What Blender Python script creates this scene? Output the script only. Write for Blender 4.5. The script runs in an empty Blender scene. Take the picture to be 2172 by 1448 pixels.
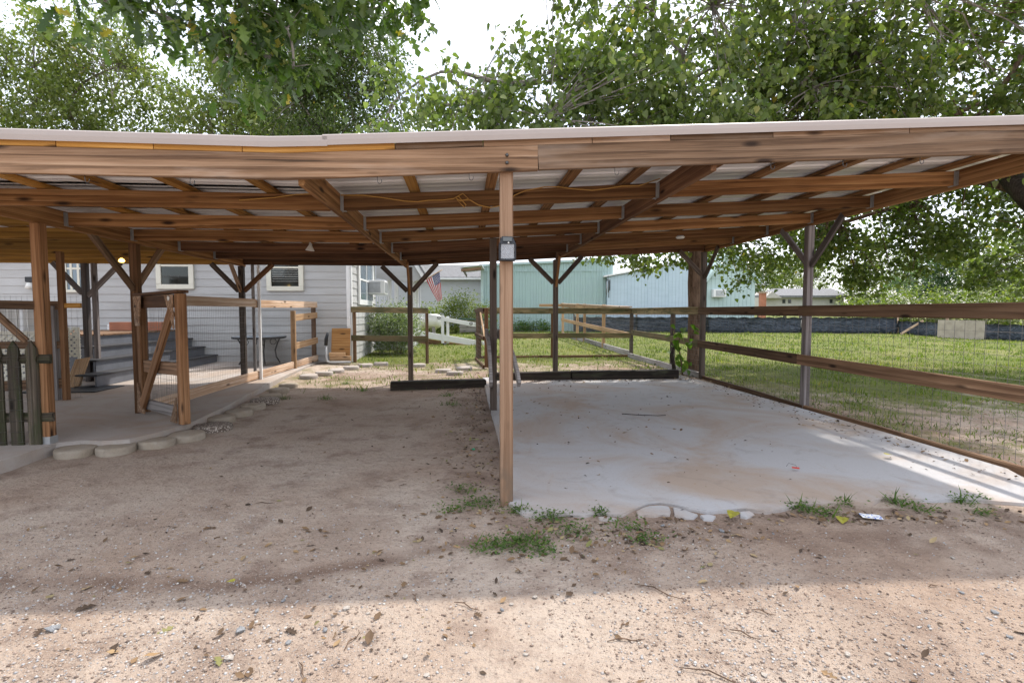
import bpy, bmesh, math, random
import numpy as np
from mathutils import Vector, Matrix, noise
R = math.radians
random.seed(7); rng = np.random.default_rng(7)
sc = bpy.context.scene
col = sc.collection

# ------------------------------------------------------------------ camera, sky, sun, exposure
CAM_H, PITCH, FPX = 1.35, R(3.14), 1095.0
cam_d = bpy.data.cameras.new('camera'); cam = bpy.data.objects.new('camera', cam_d); col.objects.link(cam)
cam_d.sensor_width = 36.0; cam_d.lens = FPX / 2172 * 36.0
cam_d.clip_start = 0.05; cam_d.clip_end = 2000
cam.location = (0, 0, CAM_H); cam.rotation_euler = (R(90) - PITCH, 0, 0)
sc.camera = cam

SUN = Vector((0.39, 0.455, 1.0)).normalized()
world = bpy.data.worlds.new('World'); sc.world = world; world.use_nodes = True
wn = world.node_tree; wn.nodes.clear()
o_ = wn.nodes.new('ShaderNodeOutputWorld'); bg = wn.nodes.new('ShaderNodeBackground')
sky = wn.nodes.new('ShaderNodeTexSky'); sky.sky_type = 'NISHITA'; sky.sun_disc = False
sky.sun_elevation = math.asin(SUN.z); sky.sun_rotation = math.atan2(SUN.x, SUN.y)
sky.air_density = 1.0; sky.dust_density = 2.5; sky.ozone_density = 1.0
# thin bright cloud veil over the blue
tc = wn.nodes.new('ShaderNodeTexCoord'); mp = wn.nodes.new('ShaderNodeMapping'); mp.inputs['Scale'].default_value = (1.2, 1.2, 3.5)
nz = wn.nodes.new('ShaderNodeTexNoise'); nz.inputs['Scale'].default_value = 1.6; nz.inputs['Detail'].default_value = 5
cr = wn.nodes.new('ShaderNodeMapRange'); cr.inputs[1].default_value = 0.30; cr.inputs[2].default_value = 0.62
cr.inputs[3].default_value = 0.15; cr.inputs[4].default_value = 0.90
mx = wn.nodes.new('ShaderNodeMix'); mx.data_type = 'RGBA'; mx.inputs[7].default_value = (9.6, 10.0, 10.8, 1)
wn.links.new(tc.outputs['Generated'], mp.inputs[0]); wn.links.new(mp.outputs[0], nz.inputs['Vector'])
wn.links.new(nz.outputs[0], cr.inputs[0]); wn.links.new(cr.outputs[0], mx.inputs[0])
wn.links.new(sky.outputs[0], mx.inputs[6]); wn.links.new(mx.outputs[2], bg.inputs[0])
bg.inputs[1].default_value = 0.15
wn.links.new(bg.outputs[0], o_.inputs[0])
sun_d = bpy.data.lights.new('sun', 'SUN'); sun_o = bpy.data.objects.new('sun', sun_d); col.objects.link(sun_o)
sun_d.energy = 2.9; sun_d.angle = R(1.2); sun_d.color = (1.0, 0.94, 0.85)
sun_o.rotation_euler = SUN.to_track_quat('Z', 'Y').to_euler(); sun_o.location = (4, 5, 20)
sc.view_settings.view_transform = 'Standard'; sc.view_settings.look = 'None'
sc.view_settings.gamma = 1.0; sc.view_settings.use_curve_mapping = False
sc.view_settings.exposure = 0.72
sc.cycles.max_bounces = 8; sc.cycles.diffuse_bounces = 5; sc.cycles.transparent_max_bounces = 8

# ------------------------------------------------------------------ survey helpers
def at(u, v, y):
    """point seen in direction (u, v) of the survey photograph at y metres forward"""
    a = (u - 1086) / FPX; b = (724 - v) / FPX
    t = y / (math.cos(PITCH) + b * math.sin(PITCH))
    return Vector((a * t, y, CAM_H + t * (-math.sin(PITCH) + b * math.cos(PITCH))))
def on(u, v, z):
    a = (u - 1086) / FPX; b = (724 - v) / FPX
    t = (z - CAM_H) / (-math.sin(PITCH) + b * math.cos(PITCH))
    return Vector((a * t, t * (math.cos(PITCH) + b * math.sin(PITCH)), z))
YAW = math.atan(0.0925); CY, SY = math.cos(YAW), math.sin(YAW)
def W(s, t, z=0.0):            # carport axes: s across, t deep
    return Vector((s * CY - t * SY, s * SY + t * CY, z))
def ST(p):
    return (p[0] * CY + p[1] * SY, -p[0] * SY + p[1] * CY)
def lerp(a, b, f): return a + (b - a) * f
def smooth(a, b, x):
    f = min(1, max(0, (x - a) / (b - a))); return f * f * (3 - 2 * f)
GY = [-400, -5, 3, 6, 10, 14, 20, 30, 60, 400]; GZ = [-.05, -.02, 0, .02, .07, .10, .2, .32, .4, .5]
def gz0(x, y):
    z = float(np.interp(y, GY, GZ))
    return z + .06 * smooth(-2.5, -4.5, x) * smooth(7, 12, y)
def nz3(x, y, s, o=0.0): return noise.noise(Vector((x * s + o, y * s - o, o * .37)))
RUT = [on(u, v, 0) for u, v in ((-60, 1225), (120, 1228), (300, 1232), (480, 1236), (640, 1215), (760, 1195), (900, 1160), (1010, 1140))]
def rut_d(x, y):
    d = 9
    for a, b in zip(RUT[:-1], RUT[1:]):
        ax, ay, bx, by = a.x, a.y, b.x, b.y
        f = ((x - ax) * (bx - ax) + (y - ay) * (by - ay)) / ((bx - ax) ** 2 + (by - ay) ** 2)
        f = min(1, max(0, f)); d = min(d, math.hypot(x - ax - f * (bx - ax), y - ay - f * (by - ay)))
    return d
def gz(x, y):
    z = gz0(x, y)
    if y < 16 and -9 < x < 12:
        z += .012 * nz3(x, y, .9) + .006 * nz3(x, y, 3.1, 4.2)
    if y < 6:
        z += .003 * nz3(x, y, 11, 2.2)
        if y < 4 and x < 1:
            d = rut_d(x, y)
            if d < .12: z -= .016 * (1 - d / .12)
    return z

# ------------------------------------------------------------------ object helpers
WM = {}
def put(o, world, parent=None):
    col.objects.link(o)
    WM[o.name] = world.copy()
    if parent is not None:
        o.parent = parent
        o.matrix_basis = WM[parent.name].inverted() @ world
    else:
        o.matrix_basis = world
    return o
def tag(o, label, cat, group=None, kind=None):
    if label: o['label'] = label
    if cat: o['category'] = cat
    if group: o['group'] = group
    if kind: o['kind'] = kind
    return o
def thing(name, label, cat, loc, group=None):
    o = bpy.data.objects.new(name, None); o.empty_display_size = .2
    put(o, Matrix.Translation(Vector(loc)))
    return tag(o, label, cat, group)
def mesh_obj(name, verts, faces, mat, parent=None, world=None, smooth_=False):
    me = bpy.data.meshes.new(name); me.from_pydata([tuple(v) for v in verts], [], faces); me.update()
    if mat: me.materials.append(mat)
    if smooth_: me.polygons.foreach_set('use_smooth', [True] * len(me.polygons))
    return put(bpy.data.objects.new(name, me), world or Matrix.Identity(4), parent)
def bm_obj(name, bm, mat, parent=None, world=None, smooth_=False):
    me = bpy.data.meshes.new(name); bmesh.ops.recalc_face_normals(bm, faces=bm.faces[:]); bm.to_mesh(me); bm.free()
    if mat: me.materials.append(mat)
    if smooth_: me.polygons.foreach_set('use_smooth', [True] * len(me.polygons))
    return put(bpy.data.objects.new(name, me), world or Matrix.Identity(4), parent)
def box_bm(bm, lo, hi, bev=0.0):
    r = bmesh.ops.create_cube(bm, size=1.0)
    vs = r['verts']
    for v in vs:
        v.co = Vector([lerp(lo[i], hi[i], v.co[i] + .5) for i in range(3)])
    if bev:
        es = list({e for v in vs for e in v.link_edges})
        bmesh.ops.bevel(bm, geom=es, offset=bev, segments=1, affect='EDGES')
def box(name, lo, hi, mat, parent=None, world=None, bev=0.0):
    bm = bmesh.new(); box_bm(bm, lo, hi, bev); return bm_obj(name, bm, mat, parent, world)
def frame_x(p0, p1, up=Vector((0, 0, 1))):
    x = (p1 - p0).normalized()
    y = up.cross(x)
    if y.length < 1e-4: y = Vector((0, 1, 0)).cross(x) if abs(x.y) < .9 else Vector((1, 0, 0)).cross(x)
    y.normalize(); z = x.cross(y)
    m = Matrix((x, y, z)).transposed().to_4x4(); m.translation = p0
    return m
def board(name, p0, p1, w, h, mat, parent=None, up=Vector((0, 0, 1)), bev=.004, anchor='c', sag=0.0, wob=0.0):
    """timber from p0 to p1, w across, h along up. anchor 'b': p0,p1 on its bottom centre line; 't' top."""
    p0, p1 = Vector(p0), Vector(p1); m = frame_x(p0, p1, up); L = (p1 - p0).length
    z0, z1 = {'c': (-h / 2, h / 2), 'b': (0, h), 't': (-h, 0)}[anchor]
    bm = bmesh.new(); box_bm(bm, (0, -w / 2, z0), (L, w / 2, z1), bev)
    if sag or wob:
        n = max(2, int(L / .5))
        es = [e for e in bm.edges if abs(e.verts[0].co.x - e.verts[1].co.x) > L * .5]
        bmesh.ops.subdivide_edges(bm, edges=es, cuts=n, use_grid_fill=True)
        o = random.random() * 50
        for v in bm.verts:
            f = v.co.x / L
            v.co.z -= sag * 4 * f * (1 - f)
            if wob:
                v.co.z += wob * noise.noise(Vector((v.co.x * .8, o, 0))); v.co.y += wob * noise.noise(Vector((v.co.x * .8, o, 9)))
    return bm_obj(name, bm, mat, parent, m)
def post(name, p, z1, w, mat, parent=None, yaw=YAW, d=None, lean=(0, 0)):
    d = d or w; p = Vector(p); h = z1 - p.z
    # local X is the long axis so that the grain runs along it
    m = Matrix.Translation(p) @ Matrix.Rotation(yaw, 4, 'Z') @ Matrix(((0, 0, -1, 0), (0, 1, 0, 0), (1, 0, 0, 0), (0, 0, 0, 1)))
    bm = bmesh.new(); box_bm(bm, (0, -d / 2, -w / 2), (h, d / 2, w / 2), .005)
    for v in bm.verts:
        if v.co.x > h * .5: v.co.z -= lean[0]; v.co.y += lean[1]
    return bm_obj(name, bm, mat, parent, m)
def tube_pts(bm, pts, rad, n=6, cap=True):
    pts = [Vector(p) for p in pts]; rings = []
    rad = rad if hasattr(rad, '__len__') else [rad] * len(pts)
    prev = None
    for i, p in enumerate(pts):
        d = (pts[min(i + 1, len(pts) - 1)] - pts[max(i - 1, 0)])
        if d.length < 1e-9: d = Vector((0, 0, 1))
        d.normalize()
        if prev is None:
            a = d.orthogonal().normalized()
        else:
            a = (prev - d * prev.dot(d))
            a = a.normalized() if a.length > 1e-6 else d.orthogonal().normalized()
        prev = a; b = d.cross(a)
        rings.append([bm.verts.new(p + (a * math.cos(2 * math.pi * k / n) + b * math.sin(2 * math.pi * k / n)) * rad[i]) for k in range(n)])
    for r0, r1 in zip(rings[:-1], rings[1:]):
        for k in range(n):
            bm.faces.new((r0[k], r0[(k + 1) % n], r1[(k + 1) % n], r1[k]))
    if cap:
        bm.faces.new(rings[0][::-1]); bm.faces.new(rings[-1])
def tube(name, pts, rad, mat, parent=None, n=6, world=None, smooth_=True):
    bm = bmesh.new(); tube_pts(bm, pts, rad, n)
    return bm_obj(name, bm, mat, parent, world, smooth_)
def lathe_bm(bm, prof, n=16, c=Vector((0, 0, 0)), axis='Z'):
    rings = []
    for r, z in prof:
        ring = []
        for k in range(n):
            a = 2 * math.pi * k / n
            p = Vector((r * math.cos(a), r * math.sin(a), z))
            if axis == 'X': p = Vector((z, p.x, p.y))
            if axis == 'Y': p = Vector((p.x, z, p.y))
            ring.append(bm.verts.new(c + p))
        rings.append(ring)
    for a, b in zip(rings[:-1], rings[1:]):
        for k in range(n): bm.faces.new((a[k], a[(k + 1) % n], b[(k + 1) % n], b[k]))
    if prof[0][0] > 1e-5: bm.faces.new(rings[0][::-1])
    if prof[-1][0] > 1e-5: bm.faces.new(rings[-1])
def lathe(name, prof, mat, parent=None, world=None, n=16, axis='Z', smooth_=True):
    bm = bmesh.new(); lathe_bm(bm, prof, n, axis=axis)
    bmesh.ops.remove_doubles(bm, verts=bm.verts[:], dist=1e-5)
    return bm_obj(name, bm, mat, parent, world, smooth_)
def mass(name, tv, tf, mats4, mat, parent=None, world=None, tint=None, smooth_=False):
    """many copies of a small template (tv verts, tf triangles) under numpy matrices (N,3,4) as ONE mesh"""
    tv = np.asarray(tv, float); tf = np.asarray(tf, np.int32); N = len(mats4); nv = len(tv)
    V = np.einsum('nij,vj->nvi', mats4[:, :, :3], tv) + mats4[:, None, :, 3]
    V = V.reshape(-1, 3)
    F = (tf[None] + (np.arange(N) * nv)[:, None, None]).reshape(-1)
    nf = len(F) // 3
    me = bpy.data.meshes.new(name); me.vertices.add(len(V)); me.vertices.foreach_set('co', V.astype(np.float32).ravel())
    me.loops.add(len(F)); me.loops.foreach_set('vertex_index', F.astype(np.int32))
    me.polygons.add(nf); me.polygons.foreach_set('loop_start', np.arange(0, nf * 3, 3, dtype=np.int32))
    if smooth_: me.polygons.foreach_set('use_smooth', np.ones(nf, bool))
    me.update(calc_edges=True)
    if tint is not None:
        a = me.attributes.new('tint', 'FLOAT', 'POINT'); a.data.foreach_set('value', np.repeat(tint, nv).astype(np.float32))
    me.materials.append(mat)
    return put(bpy.data.objects.new(name, me), world or Matrix.Identity(4), parent)
def rot_mats(n, pos, scale, yaw, pitch, roll):
    cy, sy = np.cos(yaw), np.sin(yaw); cp, sp = np.cos(pitch), np.sin(pitch); cr_, sr = np.cos(roll), np.sin(roll)
    M = np.zeros((n, 3, 4))
    M[:, 0, 0] = cy * cp; M[:, 0, 1] = cy * sp * sr - sy * cr_; M[:, 0, 2] = cy * sp * cr_ + sy * sr
    M[:, 1, 0] = sy * cp; M[:, 1, 1] = sy * sp * sr + cy * cr_; M[:, 1, 2] = sy * sp * cr_ - cy * sr
    M[:, 2, 0] = -sp; M[:, 2, 1] = cp * sr; M[:, 2, 2] = cp * cr_
    M[:, :, :3] *= np.asarray(scale)[:, None, None] if np.ndim(scale) else scale
    M[:, :, 3] = pos
    return M

# ------------------------------------------------------------------ materials
def srgb(r, g, b):
    f = lambda c: (c / 255 / 12.92) if c / 255 <= .04045 else ((c / 255 + .055) / 1.055) ** 2.4
    return (f(r), f(g), f(b), 1)
class NT:
    def __init__(s, name):
        s.m = bpy.data.materials.new(name); s.m.use_nodes = True; s.t = s.m.node_tree; s.t.nodes.clear()
        s.out = s.n('ShaderNodeOutputMaterial'); s.p = s.n('ShaderNodeBsdfPrincipled'); s.l(s.p.outputs[0], s.out.inputs[0])
    def n(s, k, **kw):
        x = s.t.nodes.new(k)
        for a, b in kw.items(): setattr(x, a, b)
        return x
    def l(s, a, b): s.t.links.new(a, b)
    def val(s, inp, v):
        if hasattr(v, 'is_linked') or hasattr(v, 'links'): s.l(v, inp)
        else: inp.default_value = v
    def coords(s, scale=(1, 1, 1), kind='Object', rnd=True):
        t = s.n('ShaderNodeTexCoord'); v = t.outputs[kind]
        if rnd:
            oi = s.n('ShaderNodeObjectInfo'); mu = s.n('ShaderNodeVectorMath', operation='MULTIPLY'); mu.inputs[1].default_value = (37.7, 91.3, 53.1)
            cmb = s.n('ShaderNodeCombineXYZ')
            for i in range(3): s.l(oi.outputs['Random'], cmb.inputs[i])
            s.l(cmb.outputs[0], mu.inputs[0])
            ad = s.n('ShaderNodeVectorMath', operation='ADD'); s.l(v, ad.inputs[0]); s.l(mu.outputs[0], ad.inputs[1]); v = ad.outputs[0]
        m = s.n('ShaderNodeVectorMath', operation='MULTIPLY'); s.l(v, m.inputs[0]); m.inputs[1].default_value = scale
        return m.outputs[0]
    def noise(s, vec, scale=1, detail=4, rough=.55, dist=0):
        x = s.n('ShaderNodeTexNoise'); s.l(vec, x.inputs['Vector']); x.inputs['Scale'].default_value = scale
        x.inputs['Detail'].default_value = detail; x.inputs['Roughness'].default_value = rough; x.inputs['Distortion'].default_value = dist
        return x.outputs[0]
    def ramp(s, f, stops):
        x = s.n('ShaderNodeValToRGB'); e = x.color_ramp.elements
        while len(e) < len(stops): e.new(.5)
        for el, (p, c) in zip(e, stops): el.position = p; el.color = c if hasattr(c, '__len__') else (c, c, c, 1)
        s.l(f, x.inputs[0]); return x.outputs[0]
    def mix(s, f, a, b, mode='MIX'):
        x = s.n('ShaderNodeMix', data_type='RGBA', blend_type=mode)
        s.val(x.inputs[0], f); s.val(x.inputs[6], a); s.val(x.inputs[7], b); return x.outputs[2]
    def mr(s, f, a, b, c=0.0, d=1.0):
        x = s.n('ShaderNodeMapRange'); s.l(f, x.inputs[0])
        for i, v in enumerate((a, b, c, d)): x.inputs[i + 1].default_value = v
        return x.outputs[0]
    def bump(s, h, st=.3, dist=.01):
        b = s.n('ShaderNodeBump'); b.inputs['Strength'].default_value = st; b.inputs['Distance'].default_value = dist
        s.l(h, b.inputs['Height']); s.l(b.outputs[0], s.p.inputs['Normal'])
    def done(s, colr, rough=.7, metal=0.0, spec=.4):
        s.val(s.p.inputs['Base Color'], colr); s.val(s.p.inputs['Roughness'], rough)
        s.p.inputs['Metallic'].default_value = metal; s.p.inputs['Specular IOR Level'].default_value = spec
        return s.m
def wood(name, dark, mid, light, moss=None, moss_amt=0.0, grey=0.0, contrast=1.0, rough=.8, pale=None, mud=None):
    m = NT(name)
    v = m.coords()
    st = m.n('ShaderNodeVectorMath', operation='MULTIPLY'); m.l(v, st.inputs[0]); st.inputs[1].default_value = (.8, 34, 34)
    grain = m.noise(st.outputs[0], 1.7, 7, .68, .5)
    st2 = m.n('ShaderNodeVectorMath', operation='MULTIPLY'); m.l(v, st2.inputs[0]); st2.inputs[1].default_value = (.42, 5.0, 5.0)
    wav = m.n('ShaderNodeTexWave', wave_type='RINGS', rings_direction='X', wave_profile='SAW')
    m.l(st2.outputs[0], wav.inputs[0]); wav.inputs['Scale'].default_value = 2.0; wav.inputs['Distortion'].default_value = 5.0
    wav.inputs['Detail'].default_value = 1.0; wav.inputs['Detail Scale'].default_value = .6
    st3 = m.n('ShaderNodeVectorMath', operation='MULTIPLY'); m.l(v, st3.inputs[0]); st3.inputs[1].default_value = (2.2, 7.5, 7.5)
    vor = m.n('ShaderNodeTexVoronoi'); m.l(st3.outputs[0], vor.inputs['Vector']); vor.inputs['Scale'].default_value = 1.0; vor.inputs['Randomness'].default_value = 1
    knot = m.mr(vor.outputs['Distance'], .08, .20, 1, 0)
    big = m.noise(v, 1.3, 3, .5)
    f = m.n('ShaderNodeMath', operation='MULTIPLY_ADD'); m.l(wav.outputs['Fac'], f.inputs[0]); f.inputs[1].default_value = .26; m.l(grain, f.inputs[2])
    st4 = m.n('ShaderNodeVectorMath', operation='MULTIPLY'); m.l(v, st4.inputs[0]); st4.inputs[1].default_value = (.3, 9, 9)
    band = m.noise(st4.outputs[0], 1.3, 4, .6, .3)
    f2 = m.mr(f.outputs[0], .36, .92 - .05 * contrast)
    c = m.ramp(f2, [(0, light), (.5, mid), (1, dark)])
    c = m.mix(m.mr(big, .4, .75, 0, .45), c, dark)
    if pale: c = m.mix(m.mr(m.noise(m.coords((.8, 5, 5)), 1.1, 5, .6), .5, .72, 0, .75), c, pale)
    c = m.mix(m.mr(band, .50, .70, 0, .6), c, dark); c = m.mix(m.mr(band, .50, .30, 0, .5), c, light)
    if mud: 
        sx = m.n('ShaderNodeSeparateXYZ'); tcx = m.n('ShaderNodeTexCoord'); m.l(tcx.outputs['Object'], sx.inputs[0]); mm_ = m.n('ShaderNodeMath', operation='MULTIPLY'); m.l(m.mr(sx.outputs[0], .02, .5, 1.25, 0), mm_.inputs[0]); m.l(m.mr(m.noise(m.coords((6, 14, 14)), 1.5, 5), .35, .65), mm_.inputs[1]); c = m.mix(mm_.outputs[0], c, mud)
    hv = m.n('ShaderNodeObjectInfo'); hs = m.n('ShaderNodeHueSaturation'); m.l(c, hs.inputs['Color'])
    m.l(m.mr(hv.outputs['Random'], 0, 1, .58, 1.35), hs.inputs['Value'])
    hs.inputs['Saturation'].default_value = 1.1 - grey * .5; c = hs.outputs[0]
    c = m.mix(knot, c, (dark[0] * .35, dark[1] * .32, dark[2] * .3, 1))
    if moss:
        mf = m.mr(m.noise(m.coords((2, 9, 9)), 1.2, 4, .65), .62 - moss_amt * .45, .75 - moss_amt * .25)
        c = m.mix(mf, c, moss)
    st5 = m.n('ShaderNodeVectorMath', operation='MULTIPLY'); m.l(v, st5.inputs[0]); st5.inputs[1].default_value = (.55, 26, 26)
    crk = m.mr(m.noise(st5.outputs[0], 1.0, 3, .5, .25), .68, .72, 0, .8); c = m.mix(crk, c, (dark[0] * .3, dark[1] * .3, dark[2] * .3, 1))
    m.bump(f.outputs[0], .5, .005)
    return m.done(c, rough, spec=.25)
def plain(name, c, rough=.6, metal=0.0, var=.08, sc_=3.0, bump=0.0, spec=.4):
    m = NT(name); n = m.noise(m.coords(), sc_, 4)
    d = tuple(x * (1 - var * 2) for x in c[:3]) + (1,)
    if bump: m.bump(n, bump, .01)
    return m.done(m.mix(m.mr(n, .3, .7), d, c), rough, metal, spec)
def emis(name, c, st):
    m = NT(name); m.p.inputs['Emission Color'].default_value = c; m.p.inputs['Emission Strength'].default_value = st
    return m.done(c, .5)
def leafmat(name, c1, c2, c3, rough=.38, trans=.45, tcol=None, attr=True):
    m = NT(name)
    if attr:
        a = m.n('ShaderNodeAttribute'); a.attribute_name = 'tint'; f = a.outputs['Fac']
    else:
        a = m.n('ShaderNodeObjectInfo'); f = a.outputs['Random']
    c = m.ramp(f, [(0, c1), (.55, c2), (.93, c3), (1.0, (.32, .24, .04, 1))])
    tr = m.n('ShaderNodeBsdfTranslucent'); m.l(m.mix(1.0, c, tcol or (1.25, 1.5, .55, 1), 'MULTIPLY'), tr.inputs[0])
    ms = m.n('ShaderNodeMixShader'); ms.inputs[0].default_value = trans
    m.l(m.p.outputs[0], ms.inputs[1]); m.l(tr.outputs[0], ms.inputs[2]); m.l(ms.outputs[0], m.out.inputs[0])
    return m.done(c, rough, spec=.5)
M = {}
M['brown'] = wood('stained_timber', (.075, .035, .016, 1), (.24, .128, .062, 1), (.37, .23, .125, 1), contrast=1.5)
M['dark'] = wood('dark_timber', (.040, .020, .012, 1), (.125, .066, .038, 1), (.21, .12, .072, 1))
M['weather'] = wood('weathered_beam', (.085, .050, .031, 1), (.25, .158, .10, 1), (.36, .25, .172, 1), contrast=1.6, pale=(.42, .335, .27, 1))
M['orange'] = wood('new_pine', (.22, .105, .035, 1), (.44, .24, .085, 1), (.52, .32, .14, 1))
M['postpale'] = wood('pale_post', (.17, .10, .062, 1), (.31, .205, .14, 1), (.40, .28, .20, 1), mud=(.16, .12, .09, 1))
M['postdark'] = wood('grey_brown_post', (.045, .034, .028, 1), (.10, .078, .065, 1), (.16, .13, .11, 1))
M['postgrey'] = wood('grey_post', (.07, .058, .055, 1), (.16, .14, .135, 1), (.26, .235, .23, 1))
M['postbrown'] = wood('brown_post', (.10, .05, .026, 1), (.24, .13, .07, 1), (.33, .20, .12, 1))
M['rail'] = wood('brown_rail', (.075, .043, .027, 1), (.21, .13, .082, 1), (.31, .21, .14, 1), contrast=1.6)
M['railmoss'] = wood('mossy_rail', (.09, .065, .035, 1), (.20, .155, .09, 1), (.29, .24, .15, 1), moss=(.085, .085, .04, 1), moss_amt=.4)
M['railpale'] = wood('bleached_rail', (.26, .16, .10, 1), (.50, .36, .26, 1), (.66, .56, .47, 1))
M['railnew'] = wood('tan_rail', (.22, .13, .07, 1), (.42, .28, .17, 1), (.52, .38, .26, 1))
M['tie'] = wood('creosote_tie', (.012, .009, .007, 1), (.035, .026, .02, 1), (.075, .06, .05, 1), moss=(.05, .05, .03, 1), moss_amt=.2)
M['greyboard'] = wood('weathered_grey_board', (.14, .125, .12, 1), (.30, .28, .27, 1), (.42, .40, .39, 1))
M['picket'] = wood('mossy_picket', (.018, .014, .010, 1), (.075, .060, .045, 1), (.18, .15, .12, 1), moss=(.035, .042, .016, 1), moss_amt=.4)
M['ply'] = wood('plywood', (.22, .11, .045, 1), (.38, .215, .10, 1), (.45, .28, .14, 1))
M['yellow'] = wood('yellow_pine', (.11, .06, .02, 1), (.28, .165, .055, 1), (.36, .23, .09, 1))
M['wire'] = plain('galvanised_wire', (.17, .16, .15, 1), .5, .4)
M['galv'] = plain('galvanised_steel', (.42, .43, .44, 1), .45, .6, .1, 8)
M['bolt'] = plain('steel_bolt', (.1, .1, .1, 1), .35, .9)
M['trim'] = plain('eave_trim_paint', (.40, .345, .315, 1), .45, 0, .04, 2)
M['white'] = plain('white_paint', (.78, .78, .77, 1), .5, 0, .05)
M['cream'] = plain('cream_paint', (.70, .68, .58, 1), .5, 0, .06)
M['glass'] = plain('dark_glass', (.035, .042, .04, 1), .06, 0, .3, 2, spec=.8)
M['glassblue'] = plain('sky_glass', (.16, .22, .27, 1), .08, 0, .2, 1.2, spec=.9)
M['black'] = plain('black_plastic', (.02, .022, .026, 1), .45, 0, .1)
M['pvc'] = plain('grey_pipe', (.36, .37, .38, 1), .5)
M['deck'] = plain('grey_deck_paint', (.15, .16, .185, 1), .55, 0, .15, 5)
M['deckdark'] = plain('dark_step', (.05, .05, .055, 1), .7, 0, .15, 5)
M['mint'] = plain('mint_siding', (.46, .58, .57, 1), .6, 0, .06, 1.5)
M['cord'] = plain('orange_cord', (.45, .25, .06, 1), .5)
M['brick'] = plain('terracotta', (.42, .17, .10, 1), .8, 0, .15)
M['lamp_white'] = plain('lamp_shell', (.75, .74, .70, 1), .4)
def siding_mat(name, c, dirt):
    m = NT(name); v = m.coords((.5, 3, 3)); n = m.noise(v, 2.2, 5)
    big = m.noise(m.coords((1, 1, 1), 'Object'), .7, 3)
    cc = m.mix(m.mr(n, .45, .8, 0, .5), c, dirt); cc = m.mix(m.mr(big, .4, .7, 0, .35), cc, dirt)
    m.bump(n, .1, .004)
    return m.done(cc, .6, spec=.3)
M['siding'] = siding_mat('white_siding', (.45, .45, .445, 1), (.31, .30, .285, 1))
M['greysiding'] = siding_mat('grey_siding', (.52, .53, .55, 1), (.45, .46, .48, 1))
M['blueshed'] = siding_mat('pale_blue_shed', (.50, .60, .68, 1), (.40, .51, .58, 1))
M['greenmetal'] = siding_mat('mint_metal', (.37, .49, .47, 1), (.35, .43, .46, 1))
def shingle():
    m = NT('grey_shingle'); v = m.coords(rnd=False)
    b = m.n('ShaderNodeTexBrick'); m.l(v, b.inputs[0]); b.inputs['Scale'].default_value = 3
    b.inputs['Color1'].default_value = (.13, .13, .135, 1); b.inputs['Color2'].default_value = (.21, .21, .215, 1); b.inputs['Mortar'].default_value = (.07, .07, .07, 1)
    return m.done(m.mix(m.mr(m.noise(v, 9, 4), .3, .7, 0, .5), b.outputs[0], (.18, .18, .19, 1)), .9)
M['shingle'] = shingle()
def roofsheet():
    m = NT('roof_metal'); v = m.coords((.6, 3, 3)); n = m.noise(v, 3, 4)
    c = m.mix(m.mr(n, .35, .75), (.80, .80, .81, 1), (.62, .62, .64, 1))
    return m.done(c, m.mr(n, .3, .7, .35, .55), .15)
M['sheet'] = roofsheet()
def bark(name, a, b, sc_=1.0):
    m = NT(name); v = m.coords((9 * sc_, 9 * sc_, 2.2 * sc_)); n = m.noise(v, 1.6, 6, .65, .5)
    m.bump(n, .9, .03); return m.done(m.ramp(n, [(.3, a), (.7, b)]), .95, spec=.15)
M['bark'] = bark('brown_bark', (.05, .03, .02, 1), (.24, .16, .11, 1))
M['barkgrey'] = bark('grey_bark', (.10, .085, .075, 1), (.34, .30, .26, 1))
def concrete(name, base, tan, dark, f=1.0):
    m = NT(name); v = m.coords(rnd=False)
    n1 = m.noise(v, .8 * f, 6, .6, .8); n2 = m.noise(v, 3.5 * f, 6, .65, 1.2); n3 = m.noise(v, 70, 3)
    c = m.mix(m.mr(n1, .44, .64, 0, .85), base, tan); c = m.mix(m.mr(n2, .55, .8, 0, .55), c, dark)
    c = m.mix(m.mr(n3, .55, .8, 0, .35), c, dark)
    st = m.noise(m.coords((1.4, .35, 1), rnd=False), 2.4, 6, .7, 1.5); c = m.mix(m.mr(st, .58, .75, 0, .5), c, tan)
    m.bump(n3 if f < 2 else n2, .15 if f < 2 else .7, .003 if f < 2 else .02); return m.done(c, .85, spec=.25)
M['conc'] = concrete('slab_concrete', (.43, .42, .425, 1), (.38, .285, .215, 1), (.22, .185, .16, 1))
M['conc2'] = concrete('patio_concrete', (.40, .36, .33, 1), (.36, .28, .22, 1), (.25, .20, .17, 1))
M['stone'] = concrete('stepping_stone', (.36, .31, .25, 1), (.30, .24, .17, 1), (.18, .15, .12, 1), 3)
def pebble():
    m = NT('pebble_stone'); v = m.coords(rnd=False); vo = m.n('ShaderNodeTexVoronoi'); m.l(v, vo.inputs['Vector']); vo.inputs['Scale'].default_value = 55
    c = m.mix(m.mr(vo.outputs['Distance'], .2, .6), (.52, .46, .40, 1), (.12, .09, .07, 1)); m.bump(vo.outputs['Distance'], -.8, .01)
    return m.done(c, .8)
M['pebble'] = pebble()
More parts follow.
